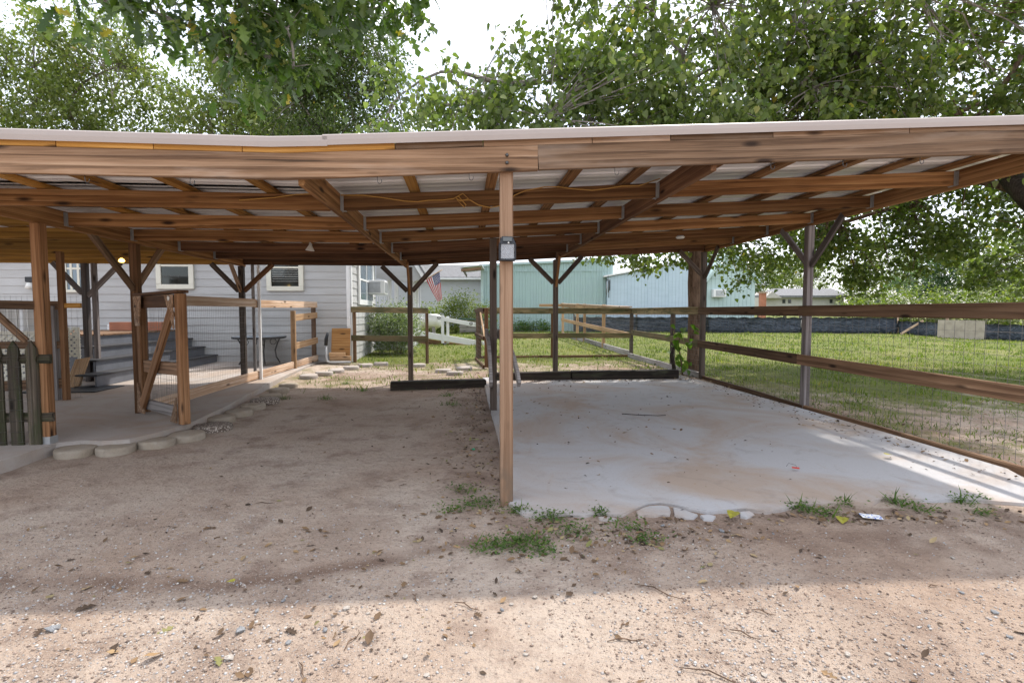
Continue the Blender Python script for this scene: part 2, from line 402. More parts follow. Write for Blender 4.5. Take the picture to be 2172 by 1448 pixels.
def ground_mat():
    m = NT('ground_soil'); v = m.coords(rnd=False)
    n1 = m.noise(v, .55, 6, .6, .4); n2 = m.noise(v, 3.2, 6, .65); n3 = m.noise(v, 42, 5, .7); n4 = m.noise(v, 160, 3, .6)
    c = m.mix(m.mr(n1, .36, .64), (.40, .295, .225, 1), (.54, .45, .375, 1))
    c = m.mix(m.mr(n2, .50, .68, 0, .75), c, (.25, .175, .135, 1))
    c = m.mix(m.mr(n3, .54, .70, 0, .75), c, (.18, .135, .11, 1))  # dark specks: small pits and their shadows, painted into the soil colour
    c = m.mix(m.mr(n4, .58, .72, 0, .7), c, (.54, .48, .42, 1))
    vo = m.n('ShaderNodeTexVoronoi'); m.l(v, vo.inputs['Vector']); vo.inputs['Scale'].default_value = 95
    peb = m.mr(vo.outputs['Distance'], .16, .22, 1, 0)
    sel = m.n('ShaderNodeSeparateColor'); m.l(vo.outputs['Color'], sel.inputs[0])
    pk = m.n('ShaderNodeMath', operation='MULTIPLY'); m.l(peb, pk.inputs[0]); m.l(m.mr(sel.outputs[0], .72, .76), pk.inputs[1])
    c = m.mix(pk.outputs[0], c, m.ramp(sel.outputs[1], [(0, (.16, .13, .12, 1)), (.5, (.42, .36, .32, 1)), (1, (.62, .57, .52, 1))]))
    a = m.n('ShaderNodeAttribute'); a.attribute_name = 'damp'
    c = m.mix(m.mr(a.outputs['Fac'], 0, 1, 0, .75), c, (.17, .105, .075, 1))
    g = m.n('ShaderNodeAttribute'); g.attribute_name = 'grass'
    gc = m.mix(m.mr(n2, .35, .65), (.095, .125, .022, 1), (.155, .175, .045, 1)); gc = m.mix(m.mr(n3, .5, .7, 0, .5), gc, (.22, .17, .09, 1)); gc = m.mix(m.mr(m.noise(v, .35, 5, .6), .45, .68, 0, .8), gc, (.20, .19, .07, 1))
    ad = m.n('ShaderNodeMath', operation='ADD'); m.l(g.outputs['Fac'], ad.inputs[0]); m.l(m.mr(n2, .25, .75, -.35, .35), ad.inputs[1])
    c = m.mix(m.mr(ad.outputs[0], .35, .75), c, gc)
    n5 = m.noise(v, 12, 5, .6); h0 = m.n('ShaderNodeMath', operation='MULTIPLY_ADD'); m.l(n4, h0.inputs[0]); h0.inputs[1].default_value = .4; m.l(n3, h0.inputs[2])
    h = m.n('ShaderNodeMath', operation='MULTIPLY_ADD'); m.l(n5, h.inputs[0]); h.inputs[1].default_value = 2.2; m.l(h0.outputs[0], h.inputs[2])
    m.bump(h.outputs[0], 1.0, .02)
    return m.done(c, .95, spec=.15)
M['ground'] = ground_mat()
# ------------------------------------------------------------------ ground
def grass_amt(x, y):
    s, t = ST((x, y)); n = nz3(x, y, .55, 3.3) * .5 + nz3(x, y, 1.9, 8.1) * .35
    g = 0.0
    if s > 4.78: g = lerp(.30, 1.1, smooth(4.5, 11.5, t + .25 * (s - 4.8)))
    elif t > 9.9 and s > -3.1: g = lerp(.47, .98, smooth(12.2, 14.4, t))
    elif t > 8.3 and -3.6 < s < -.2: g = lerp(0, .42, smooth(8.4, 9.8, t))
    elif s < -3.1 and t > 13: g = .6
    if y < 2.0: g = 0
    return max(0, g + n * (.55 if g > 0 else 0))
def axis(segs):
    out = []
    for a, b, n in segs: out += list(np.linspace(a, b, n, endpoint=False))
    return out + [segs[-1][1]]
gx = axis([(-400, -60, 10), (-60, -14, 24), (-14, -5, 36), (-5, 5, 220), (5, 16, 50), (16, 60, 24), (60, 400, 10)])
gy = axis([(-60, -2, 12), (-2, 1.2, 16), (1.2, 5.2, 105), (5.2, 16, 100), (16, 34, 50), (34, 80, 16), (80, 500, 12)])
nx_, ny_ = len(gx), len(gy)
gv = [(x, y, gz(x, y)) for y in gy for x in gx]
gf = [(j * nx_ + i, j * nx_ + i + 1, (j + 1) * nx_ + i + 1, (j + 1) * nx_ + i) for j in range(ny_ - 1) for i in range(nx_ - 1)]
ground = mesh_obj('ground', gv, gf, M['ground'], smooth_=True); ground['kind'] = 'structure'
a1 = ground.data.attributes.new('grass', 'FLOAT', 'POINT'); a2 = ground.data.attributes.new('damp', 'FLOAT', 'POINT')
a1.data.foreach_set('value', [min(1.0, grass_amt(x, y)) if y > 2 else 0 for x, y, z in gv])
def damp(x, y):
    d = 0
    if 1 < y < 4 and x < 1.2: d = max(0, 1.5 - rut_d(x, y) / .08) * (.6 + .6 * nz3(x, y, 5, 1.1))
    s, t = ST((x, y))
    if 3.2 < t < 9.6 and -.45 < s < .42: d = max(d, smooth(-.45, .3, s) * (.45 + .7 * nz3(x, y, 4, 7.7)))
    if t > 9.9 and s > -2.6 and t < 14: d = max(d, .5 + .6 * nz3(x, y, 2.2, 9.7))
    if s > 4.9 and t < 9: d = max(d, .25 + .6 * nz3(x, y, 1.7, 4.7))
    if 4.1 < s < 5.0 and t > 3: d = max(d, .45 + .6 * nz3(x, y, 3, 2.7))
    if 2.3 < y < 3.5 and x > -.6: d = max(d, smooth(2.55 + .5 * nz3(x, 0, .9, 3.1), 3.15, y) * smooth(-.6, .1, x) * .6 - .1 + .7 * nz3(x, y, 6, 5.7))
    if y < 3.4 and abs(x) < 3.5: d = max(d, (.34 + .4 * nz3(x, y, 3.3, 1.9)) * max(math.exp(-((x - 1.55 - .12 * (y - 2)) / .17) ** 2), math.exp(-((x + 1.15 - .12 * (y - 2)) / .17) ** 2)))
    return max(0, min(1, d))
a2.data.foreach_set('value', [damp(x, y) if -6 < x < 8 and 0 < y < 16 else 0 for x, y, z in gv])

def slab(name, poly, z_of, thick, mat):
    bm = bmesh.new(); top = [bm.verts.new((p[0], p[1], z_of(p[0], p[1]))) for p in poly]
    bot = [bm.verts.new((p[0], p[1], z_of(p[0], p[1]) - thick)) for p in poly]
    bm.faces.new(top); n = len(poly)
    for i in range(n): bm.faces.new((top[i], bot[i], bot[(i + 1) % n], top[(i + 1) % n]))
    bmesh.ops.bevel(bm, geom=[e for e in bm.edges if e.verts[0] in top and e.verts[1] in top], offset=.008, segments=2, affect='EDGES')
    bmesh.ops.triangulate(bm, faces=[f for f in bm.faces if len(f.verts) > 4])
    o = bm_obj(name, bm, mat); o['kind'] = 'structure'; return o
SLAB = lambda x, y: .024 + .014 * (y - 3.3)
front = [(1092, 1078), (1112, 1090), (1130, 1093), (1170, 1090), (1206, 1089), (1240, 1093), (1262, 1087), (1290, 1089), (1320, 1091), (1345, 1078), (1375, 1066), (1400, 1064), (1430, 1068), (1460, 1076), (1500, 1083), (1545, 1080), (1580, 1076), (1625, 1083), (1655, 1079), (1690, 1070), (1740, 1068), (1800, 1066), (1850, 1066), (1872, 1055), (1920, 1058), (1980, 1060), (2040, 1058), (2100, 1062), (2180, 1068), (2290, 1078)]
pl = [on(u, v, .024) for u, v in front]
pl = [(p.x, p.y) for p in pl]
pl += [W(4.58, 3.9)[:2], W(4.56, 5.2)[:2], W(4.50, 6.6)[:2], W(4.40, 8.3)[:2], W(4.3, 9.85)[:2], W(2.2, 9.9)[:2], W(.35, 9.9)[:2], W(.34, 7.5)[:2], W(.35, 5.2)[:2], W(.26, 3.7)[:2]]
pad = slab('carport_pad', pl, SLAB, .12, M['conc'])
PAT = lambda x, y: .12 + .008 * (y - 4.5)
edge = [(-260, 1010), (-60, 992), (30, 966), (118, 938), (172, 932), (215, 934), (275, 930), (342, 914), (402, 897), (440, 880), (484, 860), (524, 838), (566, 818), (612, 797), (655, 779), (690, 767), (742, 757)]
pp = [on(u, v, .13) for u, v in edge]
pp = [(p.x, p.y) for p in pp] + [W(-2.8, 13.0)[:2], W(-13, 13.0)[:2], W(-13, 4.2)[:2]]
patio = slab('patio_slab', pp, PAT, .16, M['conc2'])
# broken pieces along the slab's front edge: parts of the pad
PIECES = [[(1349, 1083), (1362, 1076), (1378, 1071), (1402, 1069), (1419, 1071), (1423, 1082), (1421, 1092), (1404, 1090), (1388, 1093), (1366, 1091), (1353, 1095)],
          [(1428, 1074), (1444, 1077), (1458, 1082), (1480, 1089), (1472, 1097), (1452, 1096), (1431, 1092)],
          [(1268, 1095), (1284, 1094), (1303, 1097), (1309, 1100), (1290, 1103), (1272, 1101)],
          [(1486, 1092), (1503, 1090), (1517, 1092), (1511, 1100), (1492, 1099)], [(1569, 1085), (1590, 1084), (1600, 1089), (1582, 1094), (1571, 1092)]]
for px in PIECES:
    tl = Vector((random.uniform(-.06, .06), random.uniform(-.05, .10))); top = [on(u, v, .016) for u, v in px]; c = sum(top, Vector()) / len(top); n = len(px)
    top = [Vector((q.x + random.uniform(-.003, .003), q.y + random.uniform(-.003, .003), .016 + (q.x - c.x) * tl.x + (q.y - c.y) * tl.y)) for q in top]
    bm = bmesh.new(); a = [bm.verts.new(q) for q in top]; b = [bm.verts.new(q + Vector((0, -.006, -.07))) for q in top]; bm.faces.new(a)
    for i in range(n): bm.faces.new((a[i], a[(i + 1) % n], b[(i + 1) % n], b[i]))
    bmesh.ops.bevel(bm, geom=[e for e in bm.edges if e.verts[0] in a and e.verts[1] in a], offset=.004, segments=2, affect='EDGES')
    bm_obj('concrete_chunk', bm, M['conc'], pad)

# ------------------------------------------------------------------ carport
def zb(s): return 2.212 + .059 * max(0, s + 1.15)
def poly_board(name, pts, w, h, mat, parent):
    """board bent through world points pts (bottom centre line)"""
    m = frame_x(Vector(pts[0]), Vector(pts[-1])); mi = m.inverted(); bm = bmesh.new(); rings = []
    for p in pts:
        q = mi @ Vector(p); c = .004
        prof = [(-w / 2, c), (-w / 2, h - c), (-w / 2 + c, h), (w / 2 - c, h), (w / 2, h - c), (w / 2, c), (w / 2 - c, 0), (-w / 2 + c, 0)]
        rings.append([bm.verts.new((q.x, q.y + a, q.z + b)) for a, b in prof])
    for r0, r1 in zip(rings[:-1], rings[1:]):
        for k in range(8): bm.faces.new((r0[k], r0[(k + 1) % 8], r1[(k + 1) % 8], r1[k]))
    bm.faces.new(rings[0]); bm.faces.new(rings[-1])
    return bm_obj(name, bm, mat, parent, m)
CP = thing('carport', 'long open timber carport with brown beams and metal sheet roof', 'carport', W(.3, 3.6, 0))
BH = .165; JH = .134
def srow(s0, s1, t, dz=0.0, n=None):
    ss = sorted(set([s0, s1] + [s for s in (-3.2, -2.2, -1.5, -1.15, -.8, 0, 1.5, 3) if s0 < s < s1]))
    return [W(s, t, zb(s) + dz) for s in ss]
fb = poly_board('front_beam', srow(-4.4, .5, 3.52), .038, BH, M['weather'], CP)
fb2 = poly_board('front_beam', srow(.506, 4.95, 3.52, .004), .038, BH, M['weather'], CP)
for dz in (.055, .105):
    lathe('bolt', [(0, -.006), (.008, -.006), (.012, 0), (.012, .006)], M['bolt'], fb, Matrix.Translation(W(.29, 3.494, zb(.29) + dz)) @ Matrix.Rotation(YAW, 4, 'Z') @ Matrix.Rotation(R(-90), 4, 'X') , 8)
# filler strips on top of the front beam
s = -4.4
while s < 4.8:
    L = random.uniform(.5, 1.1); e = min(s + L, 4.9)
    mat = M['orange'] if s < -1.2 else M['weather']
    poly_board('filler_strip', srow(s, e - .006, 3.533, BH + .002), .06, .044, mat, CP)
    s = e + (0 if s < -1.3 else random.choice((0, 0, .12)))
# eave trim
def trim(s0, s1, dz):
    ss = [s0 + (s1 - s0) * i / 12 for i in range(13)]
    prof = [(3.475, -.002), (3.47, .03), (3.47, .058), (3.478, .066), (3.62, .072), (3.62, .070), (3.484, .062), (3.478, .054), (3.478, 0)]
    bm = bmesh.new(); rings = [[bm.verts.new(W(q, t, zb(q) + BH + .03 + dz + z)) for t, z in prof] for q in ss]
    for r0, r1 in zip(rings[:-1], rings[1:]):
        for k in range(len(prof)): bm.faces.new((r0[k], r0[(k + 1) % 9], r1[(k + 1) % 9], r1[k]))
    bm.faces.new(rings[0]); bm.faces.new(rings[-1])
    return bm_obj('eave_trim', bm, M['trim'], CP)
trim(-5.2, -.87, 0); trim(-.90, 5.0, .006)
RS = [-3.95, -1.06, 1.76, 4.66]; TS = [4.57, 5.58, 6.6, 7.62, 8.63]; TR = 9.7
for i, s in enumerate(RS):
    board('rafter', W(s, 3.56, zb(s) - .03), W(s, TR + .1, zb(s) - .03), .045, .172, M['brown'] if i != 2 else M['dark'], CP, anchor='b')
# outer side of left roof
board('rafter', W(-8.6, 3.56, 2.18), W(-8.6, TR + .1, 2.18), .045, .172, M['yellow'], CP, anchor='b')
bays = [(-8.57, -3.98), (-3.925, -1.085), (-1.035, 1.735), (1.785, 4.635)]
hang_me = None
def hanger(s, t, side):
    global hang_me
    m = Matrix.Translation(W(s, t, zb(s))) @ Matrix.Rotation(YAW, 4, 'Z') @ Matrix.Scale(side, 4, Vector((1, 0, 0)))
    if hang_me is None:
        bm = bmesh.new()
        box_bm(bm, (0, -.0235, -.004), (.04, .0235, -.001)); box_bm(bm, (0, -.0235, -.004), (.022, -.0205, .13)); box_bm(bm, (0, .0205, -.004), (.022, .0235, .13))
        box_bm(bm, (0, -.05, -.004), (.003, -.0236, .13)); box_bm(bm, (0, .0236, -.004), (.003, .05, .13))
        o = bm_obj('joist_hanger', bm, M['galv'], CP, m); hang_me = o.data
    else:
        put(bpy.data.objects.new('joist_hanger', hang_me), m, CP)
for bi, (s0, s1) in enumerate(bays):
    for k, t in enumerate(TS):
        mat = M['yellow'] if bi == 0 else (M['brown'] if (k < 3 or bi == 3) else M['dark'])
        board('joist', W(s0 + .004, t, zb(s0)), W(s1 - .004, t, zb(s1)), .038, JH, mat, CP, anchor='b', sag=random.uniform(-.008, .012), wob=.008)
        if bi: hanger(s0, t, 1); hanger(s1, t, -1)
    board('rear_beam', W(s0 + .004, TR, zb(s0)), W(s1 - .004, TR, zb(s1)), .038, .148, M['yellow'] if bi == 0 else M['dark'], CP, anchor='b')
s = -8.3
while s < 4.6:
    if min(abs(s - r) for r in RS) > .1:
        board('purlin', W(s, 3.56, zb(s) + JH + .012), W(s + random.uniform(-.02, .02), TR - .03, zb(s) + JH + .012), .085, .038, M['orange'] if s < -.2 else M['brown'], CP, anchor='b', bev=.003)
    s += random.uniform(.52, .68)
# ribbed roof sheets, ribs across
def sheet(s0, s1, t0, t1, dz):
    prof = []; t = t0
    while t < t1 - .01:
        prof += [(t, .0), (t + .10, 0), (t + .118, .018), (t + .145, .018), (t + .163, 0), (t + .20, 0), (t + .204, .006), (t + .214, .006), (t + .218, 0)]; t += .2285
    prof.append((t1, 0)); ss = sorted(set([s0, s1] + ([-1.15] if s0 < -1.15 < s1 else [])))
    bm = bmesh.new(); rows = [[bm.verts.new(W(q, tt, zb(q) + JH + .053 + dz + z)) for tt, z in prof] for q in ss]
    top = [[bm.verts.new(W(q, tt, zb(q) + JH + .055 + dz + z)) for tt, z in prof] for q in ss]
    for a, b in zip(rows[:-1], rows[1:]):
        for k in range(len(prof) - 1): bm.faces.new((a[k], a[k + 1], b[k + 1], b[k]))
    for a, b in zip(top[:-1], top[1:]):
        for k in range(len(prof) - 1): bm.faces.new((a[k], b[k], b[k + 1], a[k + 1]))
    n = len(prof) - 1
    for a, b in ((rows, top),):
        for k in range(n): bm.faces.new((a[0][k], b[0][k], b[0][k + 1], a[0][k + 1])); bm.faces.new((a[-1][k], a[-1][k + 1], b[-1][k + 1], b[-1][k]))
    return bm_obj('roof_sheet', bm, M['sheet'], CP)
for k in range(7):
    t0 = 3.565 + k * .9; dz = .0012 * k
    sheet(-8.8, -3.2 - .0, t0, t0 + .914 + .03, dz); sheet(-3.24, .3, t0, t0 + .914 + .03, dz + .003); sheet(.26, 4.9, t0, t0 + .914 + .03, dz + .006)
def cpost(p, s_top, mat, yaw=YAW, w=.089, z=None):
    p = Vector(p); return post('post', p, z if z else zb(s_top) - .031, w, mat, CP, yaw)
PF = on(1074.5, 1073, -.01); PFst = ST(PF)
q = W(PFst[0], 3.59, 0); q.z = gz(q.x, q.y) - .02
fp = post('post', q, zb(.3) + .14, .089, M['postpale'], CP)
PCc = W(.38, 6.78, .02); cpost(PCc, .38, M['postdark'], z=zb(.38) + .02)
PA = W(-3.93, 5.22, .12); cpost(PA, -3.95, M['postbrown'])
PB = W(-3.95, 6.66, .13); cpost(PB, -3.95, M['postbrown'])
PCx = W(-3.95, 9.66, .15); cpost(PCx, -3.95, M['postdark'])
PD = W(-6.54, 9.64, .15); cpost(PD, -6.54, M['postgrey'], z=zb(-6) - .001); cpost(PD + Vector((.16, 0, 0)), -6.54, M['postgrey'], z=zb(-6) - .001, w=.07)
PR1 = W(-.99, 9.66, .05); cpost(PR1, -1.0, M['postdark'])
PR2 = W(1.72, 9.66, .05); cpost(PR2, 1.76, M['postdark'])
PR3 = W(4.62, 9.66, .05); cpost(PR3, 4.66, M['postdark'])
PR4 = W(4.65, 6.64, .03); cpost(PR4, 4.66, M['postgrey'])
def brace(P, s, ds, dt, drop, mat, w=.038, h=.085):
    st = ST(P); z1 = zb(st[0]) - .02
    a = W(st[0] + math.copysign(.045, ds) * (ds != 0), st[1] + (math.copysign(.045, dt) if dt else -.03 * 0), z1 - drop)
    b = W(st[0] + ds, st[1] + dt, z1 + .03 + (.059 * ds if st[0] > -1 else 0))
    off = W(0, -.02 if ds else 0, 0)
    board('brace', a + off, b + off, w, h, mat, CP)
for P, mt in ((PR1, 'postdark'), (PR2, 'postdark')):
    brace(P, 0, -.5, 0, .45, M[mt]); brace(P, 0, .5, 0, .45, M[mt]); brace(P, 0, 0, -.42, .5, M['brown'])
brace(PR3, 0, -.5, 0, .45, M['postdark']); brace(PR3, 0, 0, -.55, .5, M['postdark'])
brace(PR4, 0, 0, -.62, .55, M['postgrey']); brace(PR4, 0, 0, .62, .5, M['postgrey'])
brace(PB, 0, 0, -.75, .55, M['weather']); brace(PB, 0, 0, .6, .5, M['weather'])
brace(PCx, 0, -.5, 0, .45, M['postdark']); brace(PCx, 0, .55, 0, .45, M['dark']); brace(PCx, 0, 0, -.45, .45, M['weather'])
brace(PD, 0, -.5, 0, .5, M['postgrey']); brace(PD, 0, .6, 0, .55, M['postgrey'])
box('post_base', (-.05, -.05, 0), (.05, .05, .07), M['galv'], CP, Matrix.Translation(PA + Vector((-.0, -.0, .0))) @ Matrix.Rotation(YAW, 4, 'Z'))
# cup hooks under the front beam
def hook(s, t=3.52):
    p = W(s, t, zb(s)); pts = [p + Vector((0, 0, .01)), p + Vector((0, 0, -.02))] + [p + Vector((.014 - .014 * math.cos(a), 0, -.02 - .02 * math.sin(a) - .006)) for a in [x * .5 for x in range(0, 8)]]
    tube('hook', pts, .0022, M['bolt'], CP, 5)
for u in (24, 229, 429, 803, 995, 1313, 1672, 1845, 2035):
    pp_ = at(u, 380, 3.5); hook(ST(pp_)[0])
# orange cord strung along the second joist
def cordpt(x, y, t=4.54): 
    u, v = 560 + x / 2.858, 260 + y / 2.858
    p = at(u, v, 4.6); y2 = 4.6
    for _ in range(4):
        s_, t_ = ST(p); y2 += (t - t_) ; p = at(u, v, y2)
    return p
cpts = [cordpt(x, y) for x, y in ((-150, 470), (60, 455), (190, 436), (330, 430), (430, 440), (600, 441), (720, 455), (850, 476), (930, 480), (1000, 471), (1080, 470), (1150, 461), (1205, 430), (1240, 462), (1190, 476), (1160, 455), (1180, 448), (1225, 500), (1215, 515), (1170, 470), (1250, 470), (1300, 500), (1370, 516), (1450, 500), (1520, 440), (1590, 411), (1700, 391), (1790, 390), (1870, 402), (1990, 411), (2080, 400), (2172, 385), (2270, 384), (2400, 340))]
cord = tube('extension_cord', cpts, .005, M['cord'], None, 6); tag(cord, 'thin orange cord strung along the carport joist with a loose knot', 'cord')
# ------------------------------------------------------------------ lights on the carport
p = at(1075, 528, 3.52); st_ = ST(p); LZ = p.z
lc = W(PFst[0], 3.59 - .0465, LZ)
LM = Matrix.Translation(lc) @ Matrix.Rotation(YAW, 4, 'Z')          # local -Y looks at the viewer
LN = thing('solar_lantern', 'black solar wall lantern with clear bulb on the front post', 'lantern', lc)
def lpart(name, lo, hi, mat, bev=.003): return box(name, lo, hi, mat, LN, LM, bev)
lpart('back_plate', (-.045, -.012, -.075), (.045, 0, .08), M['black'])
lpart('base', (-.055, -.075, -.082), (.055, -.012, -.070), M['black'])
bm = bmesh.new()
vs = [bm.verts.new(v) for v in ((-.055, -.075, .03), (.055, -.075, .03), (.055, -.012, .03), (-.055, -.012, .03), (-.036, -.05, .082), (.036, -.05, .082), (.036, -.012, .082), (-.036, -.012, .082))]
for f in ((0, 1, 2, 3), (4, 5, 6, 7), (0, 1, 5, 4), (1, 2, 6, 5), (2, 3, 7, 6), (3, 0, 4, 7)): bm.faces.new([vs[i] for i in f])
hd = bm_obj('hood', bm, M['black'], LN, LM)
box('solar_panel', (-.030, -.003, -.016), (.030, .003, .016), M['glass'], hd, LM @ Matrix.Translation((0, -.064, .060)) @ Matrix.Rotation(R(-26), 4, 'X'))
lathe('sensor', [(0, .006), (.005, .004), (.007, 0)], M['lamp_white'], hd, LM @ Matrix.Translation((.006, -.0735, .036)) @ Matrix.Rotation(R(90), 4, 'X'), 8)
for x in (-1, 1):
    lpart('corner_bar', (x * .052 - .005, -.074, -.07), (x * .052 + .005, -.064, .03), M['black'], .001)
    lpart('side_bar', (x * .052 - .004, -.02, -.07), (x * .052 + .004, -.012, .03), M['black'], .001)
g = NT('lantern_glass'); g.p.inputs['Transmission Weight'].default_value = .75; M['clear'] = g.done((.78, .80, .83, 1), .12)
lpart('glass', (-.044, -.069, -.068), (.044, -.066, .028), M['clear'], 0)
for x in (-1, 1): lpart('glass', (x * .051 - .0015, -.062, -.068), (x * .051 + .0015, -.022, .028), M['clear'], 0)
lathe('bulb', [(0, -.035), (.012, -.032), (.019, -.015), (.016, .002), (.009, .014), (.009, .026)], M['clear'], LN, LM @ Matrix.Translation((0, -.042, 0)), 10)
# bulbs under the roof
def flood(u, v, y, label):
    p = at(u, v, y); o = thing('flood_bulb', label, 'bulb', p)
    lathe('shade', [(0, .05), (.018, .05), (.022, .02), (.06, -.045), (.055, -.05), (0, -.052)], M['lamp_white'], o, Matrix.Translation(p) @ Matrix.Rotation(R(6), 4, 'Y'), 14)
    tube('socket', [p + Vector((0, 0, .05)), p + Vector((0, 0, .13))], .014, M['lamp_white'], o, 8); return o
flood(658, 524, 7.2, 'white cone shaped flood bulb hanging from a dark joist')
p = at(1443, 503, 7.55); o = thing('puck_light', 'flat round cream light fixed beneath a joist', 'light', p)
lathe('diffuser', [(0, -.022), (.05, -.018), (.062, -.004), (.062, .004)], M['lamp_white'], o, Matrix.Translation(p), 16)
lathe('mount_plate', [(.05, .004), (.05, .02), (0, .02)], M['galv'], o, Matrix.Translation(p), 12)
p = at(258, 552, 8.4); o = thing('lit_bulb', 'small lit yellow bulb hanging under the patio end of the roof', 'bulb', p)
lathe('bulb', [(0, -.035), (.03, -.03), (.045, -.01), (.03, .02)], emis('warm_bulb', (1, .62, .12, 1), 6), o, Matrix.Translation(p), 12)
tube('socket', [p + Vector((0, 0, .02)), p + Vector((0, 0, .12))], .018, M['lamp_white'], o, 8)

# ------------------------------------------------------------------ fences
def _k(v): return math.cos(PITCH) + (724 - v) / FPX * math.sin(PITCH)
def at_t(u, v, t):
    a = (u - 1086) / FPX / _k(v); return at(u, v, t / (CY - a * SY))
def at_s(u, v, s):
    a = (u - 1086) / FPX / _k(v); return at(u, v, s / (a * CY + SY))
def wires(name, a, b, h, dx, dz, parent, r=.0014, z0=.03, sagv=.004):
    a, b = Vector(a), Vector(b); d = b - a; L = d.length; d.normalize(); n = int(L / dx); bm = bmesh.new()
    side = d.cross(Vector((0, 0, 1))).normalized()
    for i in range(n + 1):
        p = a + d * (i * dx + random.uniform(-.004, .004)); w = side * random.uniform(-sagv, sagv)
        tube_pts(bm, [p + Vector((0, 0, z0)), p + w + Vector((0, 0, (z0 + h) / 2)), p + Vector((0, 0, h))], r, 3, False)
    k = 0; z = z0
    while z < h + .001:
        m_ = max(2, int(L / .8)); tube_pts(bm, [a + d * (L * j / m_) + Vector((0, 0, z + random.uniform(-.004, .004))) + side * random.uniform(-sagv, sagv) for j in range(m_ + 1)], r, 3, False); z += dz
    o = bm_obj(name, bm, M['wire'], parent); o['kind'] = 'stuff'; return o
def G(p): return Vector((p[0], p[1], gz0(p[0], p[1])))
# right hand fence, on the outside posts of the carport
RF = thing('side_fence', 'brown two rail fence with wire mesh along the concrete pad', 'fence', W(4.66, 6.64, .03))
SF = 4.60
for (t0, t1, mt) in ((2.6, 6.66, 'rail'), (6.665, 9.69, 'rail'), (9.695, 14.2, 'railmoss')):
    so = SF - .05 if t0 < 9 else SF - .01
    zt = lambda t: 1.45 + (.004 * (t - 6.6))
    board('rail', W(so, t0, zt(t0)), W(so + (0 if t0 < 9 else .1), t1, zt(t1)), .038, .14, M[mt], RF, anchor='t')
    zm = lambda t: .72 + .012 * (t - 6.6)
    board('rail', W(so, t0, zm(t0)), W(so + (0 if t0 < 9 else .1), t1, zm(t1)), .038, .14, M[mt], RF, anchor='c')
board('rail_cap', W(SF - .0, 9.7, 1.475), W(SF + .1, 14.2, 1.49), .14, .03, M['railmoss'], RF, anchor='t')
for t0, t1 in ((2.6, 5.0), (5.01, 6.6), (6.62, 9.6), (9.7, 12.0), (12.01, 14.2)):
    a, b = W(SF + .02, t0), W(SF + .02, t1); a.z = gz(a.x, a.y) - .02; b.z = gz(b.x, b.y) - .02
    board('kick_board', a, b, .045, .085 if t0 < 9 else .14, M['rail'] if t0 < 9 else M['greyboard'], RF, anchor='b', wob=.012)
for t in (11.3, 14.2): post('post', G(W(SF + .1, t)), 1.40, .089, M['postdark'], RF)
post('post', G(W(4.66, 2.7)), 2.0, .089, M['postgrey'], RF)
a, b = W(SF + .045, 2.6, .05), W(SF + .045, 14.2, .1); wires('wire_mesh', a, b, 1.36, .1, .1, RF, r=.0018)
# back fence behind the pad
BF = thing('back_fence', 'mossy two rail fence across the yard behind the concrete pad', 'fence', G(W(2.5, 14.2)))
TB = 14.2
for s0, s1 in ((.35, 2.33), (2.335, 4.66)):
    board('rail', W(s0, TB - .06, 1.47), W(s1, TB - .06, 1.465), .038, .14, M['railmoss'], BF, anchor='t')
    board('rail', W(s0, TB - .06, .80), W(s1, TB - .06, .79), .038, .14, M['railmoss'], BF, anchor='t')
    a, b = G(W(s0, TB)), G(W(s1, TB)); board('kick_board', a, b, .04, .07, M['rail'], BF, anchor='b')
board('rail_cap', W(.35, TB - .03, 1.50), W(4.66, TB - .03, 1.495), .14, .03, M['railmoss'], BF, anchor='t')
for s in (.42, 2.45): post('post', G(W(s, TB)), 1.44, .089, M['postbrown'], BF)
wires('wire_mesh', G(W(.4, TB + .05)), G(W(4.6, TB + .05)), 1.3, .1, .12, BF)
# open gate hinged on that fence, swung towards the carport
OG = thing('field_gate', 'dark wire gate swung open at the gap in the back fence', 'gate', G(W(.36, 11.9)))
g0, g1 = W(.50, 11.75), W(.36, 14.05); g0.z = gz0(g0.x, g0.y) + .03; g1.z = gz0(g1.x, g1.y) + .03
post('stile', g0, 1.46, .085, M['dark'], OG); post('stile', g1, 1.46, .085, M['dark'], OG)
for z in (1.46, .82, .16): board('rail', g0 + Vector((-.06, 0, z - g0.z)), g1 + Vector((-.06, 0, z - g1.z)), .038, .09, M['dark'], OG, anchor='t')
board('brace', g0 + Vector((.06, 0, .1)), g1 + Vector((.06, 0, 1.3)), .038, .09, M['railnew'], OG)
wires('wire_mesh', g0 + Vector((-.08, 0, 0)), g1 + Vector((-.08, 0, 0)), 1.4, .1, .1, OG)
# short fence between the house corner and the gap
SFN = thing('house_fence', 'short brown rail fence between the white house and the gap', 'fence', G(W(-1.8, 13.05)))
for z in (1.50, .80): board('rail', W(-2.76, 12.98, z + .01), W(-.9, 12.98, z - .02), .038, .14, M['railmoss'], SFN, anchor='t')
for s in (-2.70, -.93): post('post', G(W(s, 13.05)), 1.46, .075, M['rail'], SFN)
wires('wire_mesh', G(W(-2.7, 13.1)), G(W(-.9, 13.1)), 1.36, .1, .1, SFN)
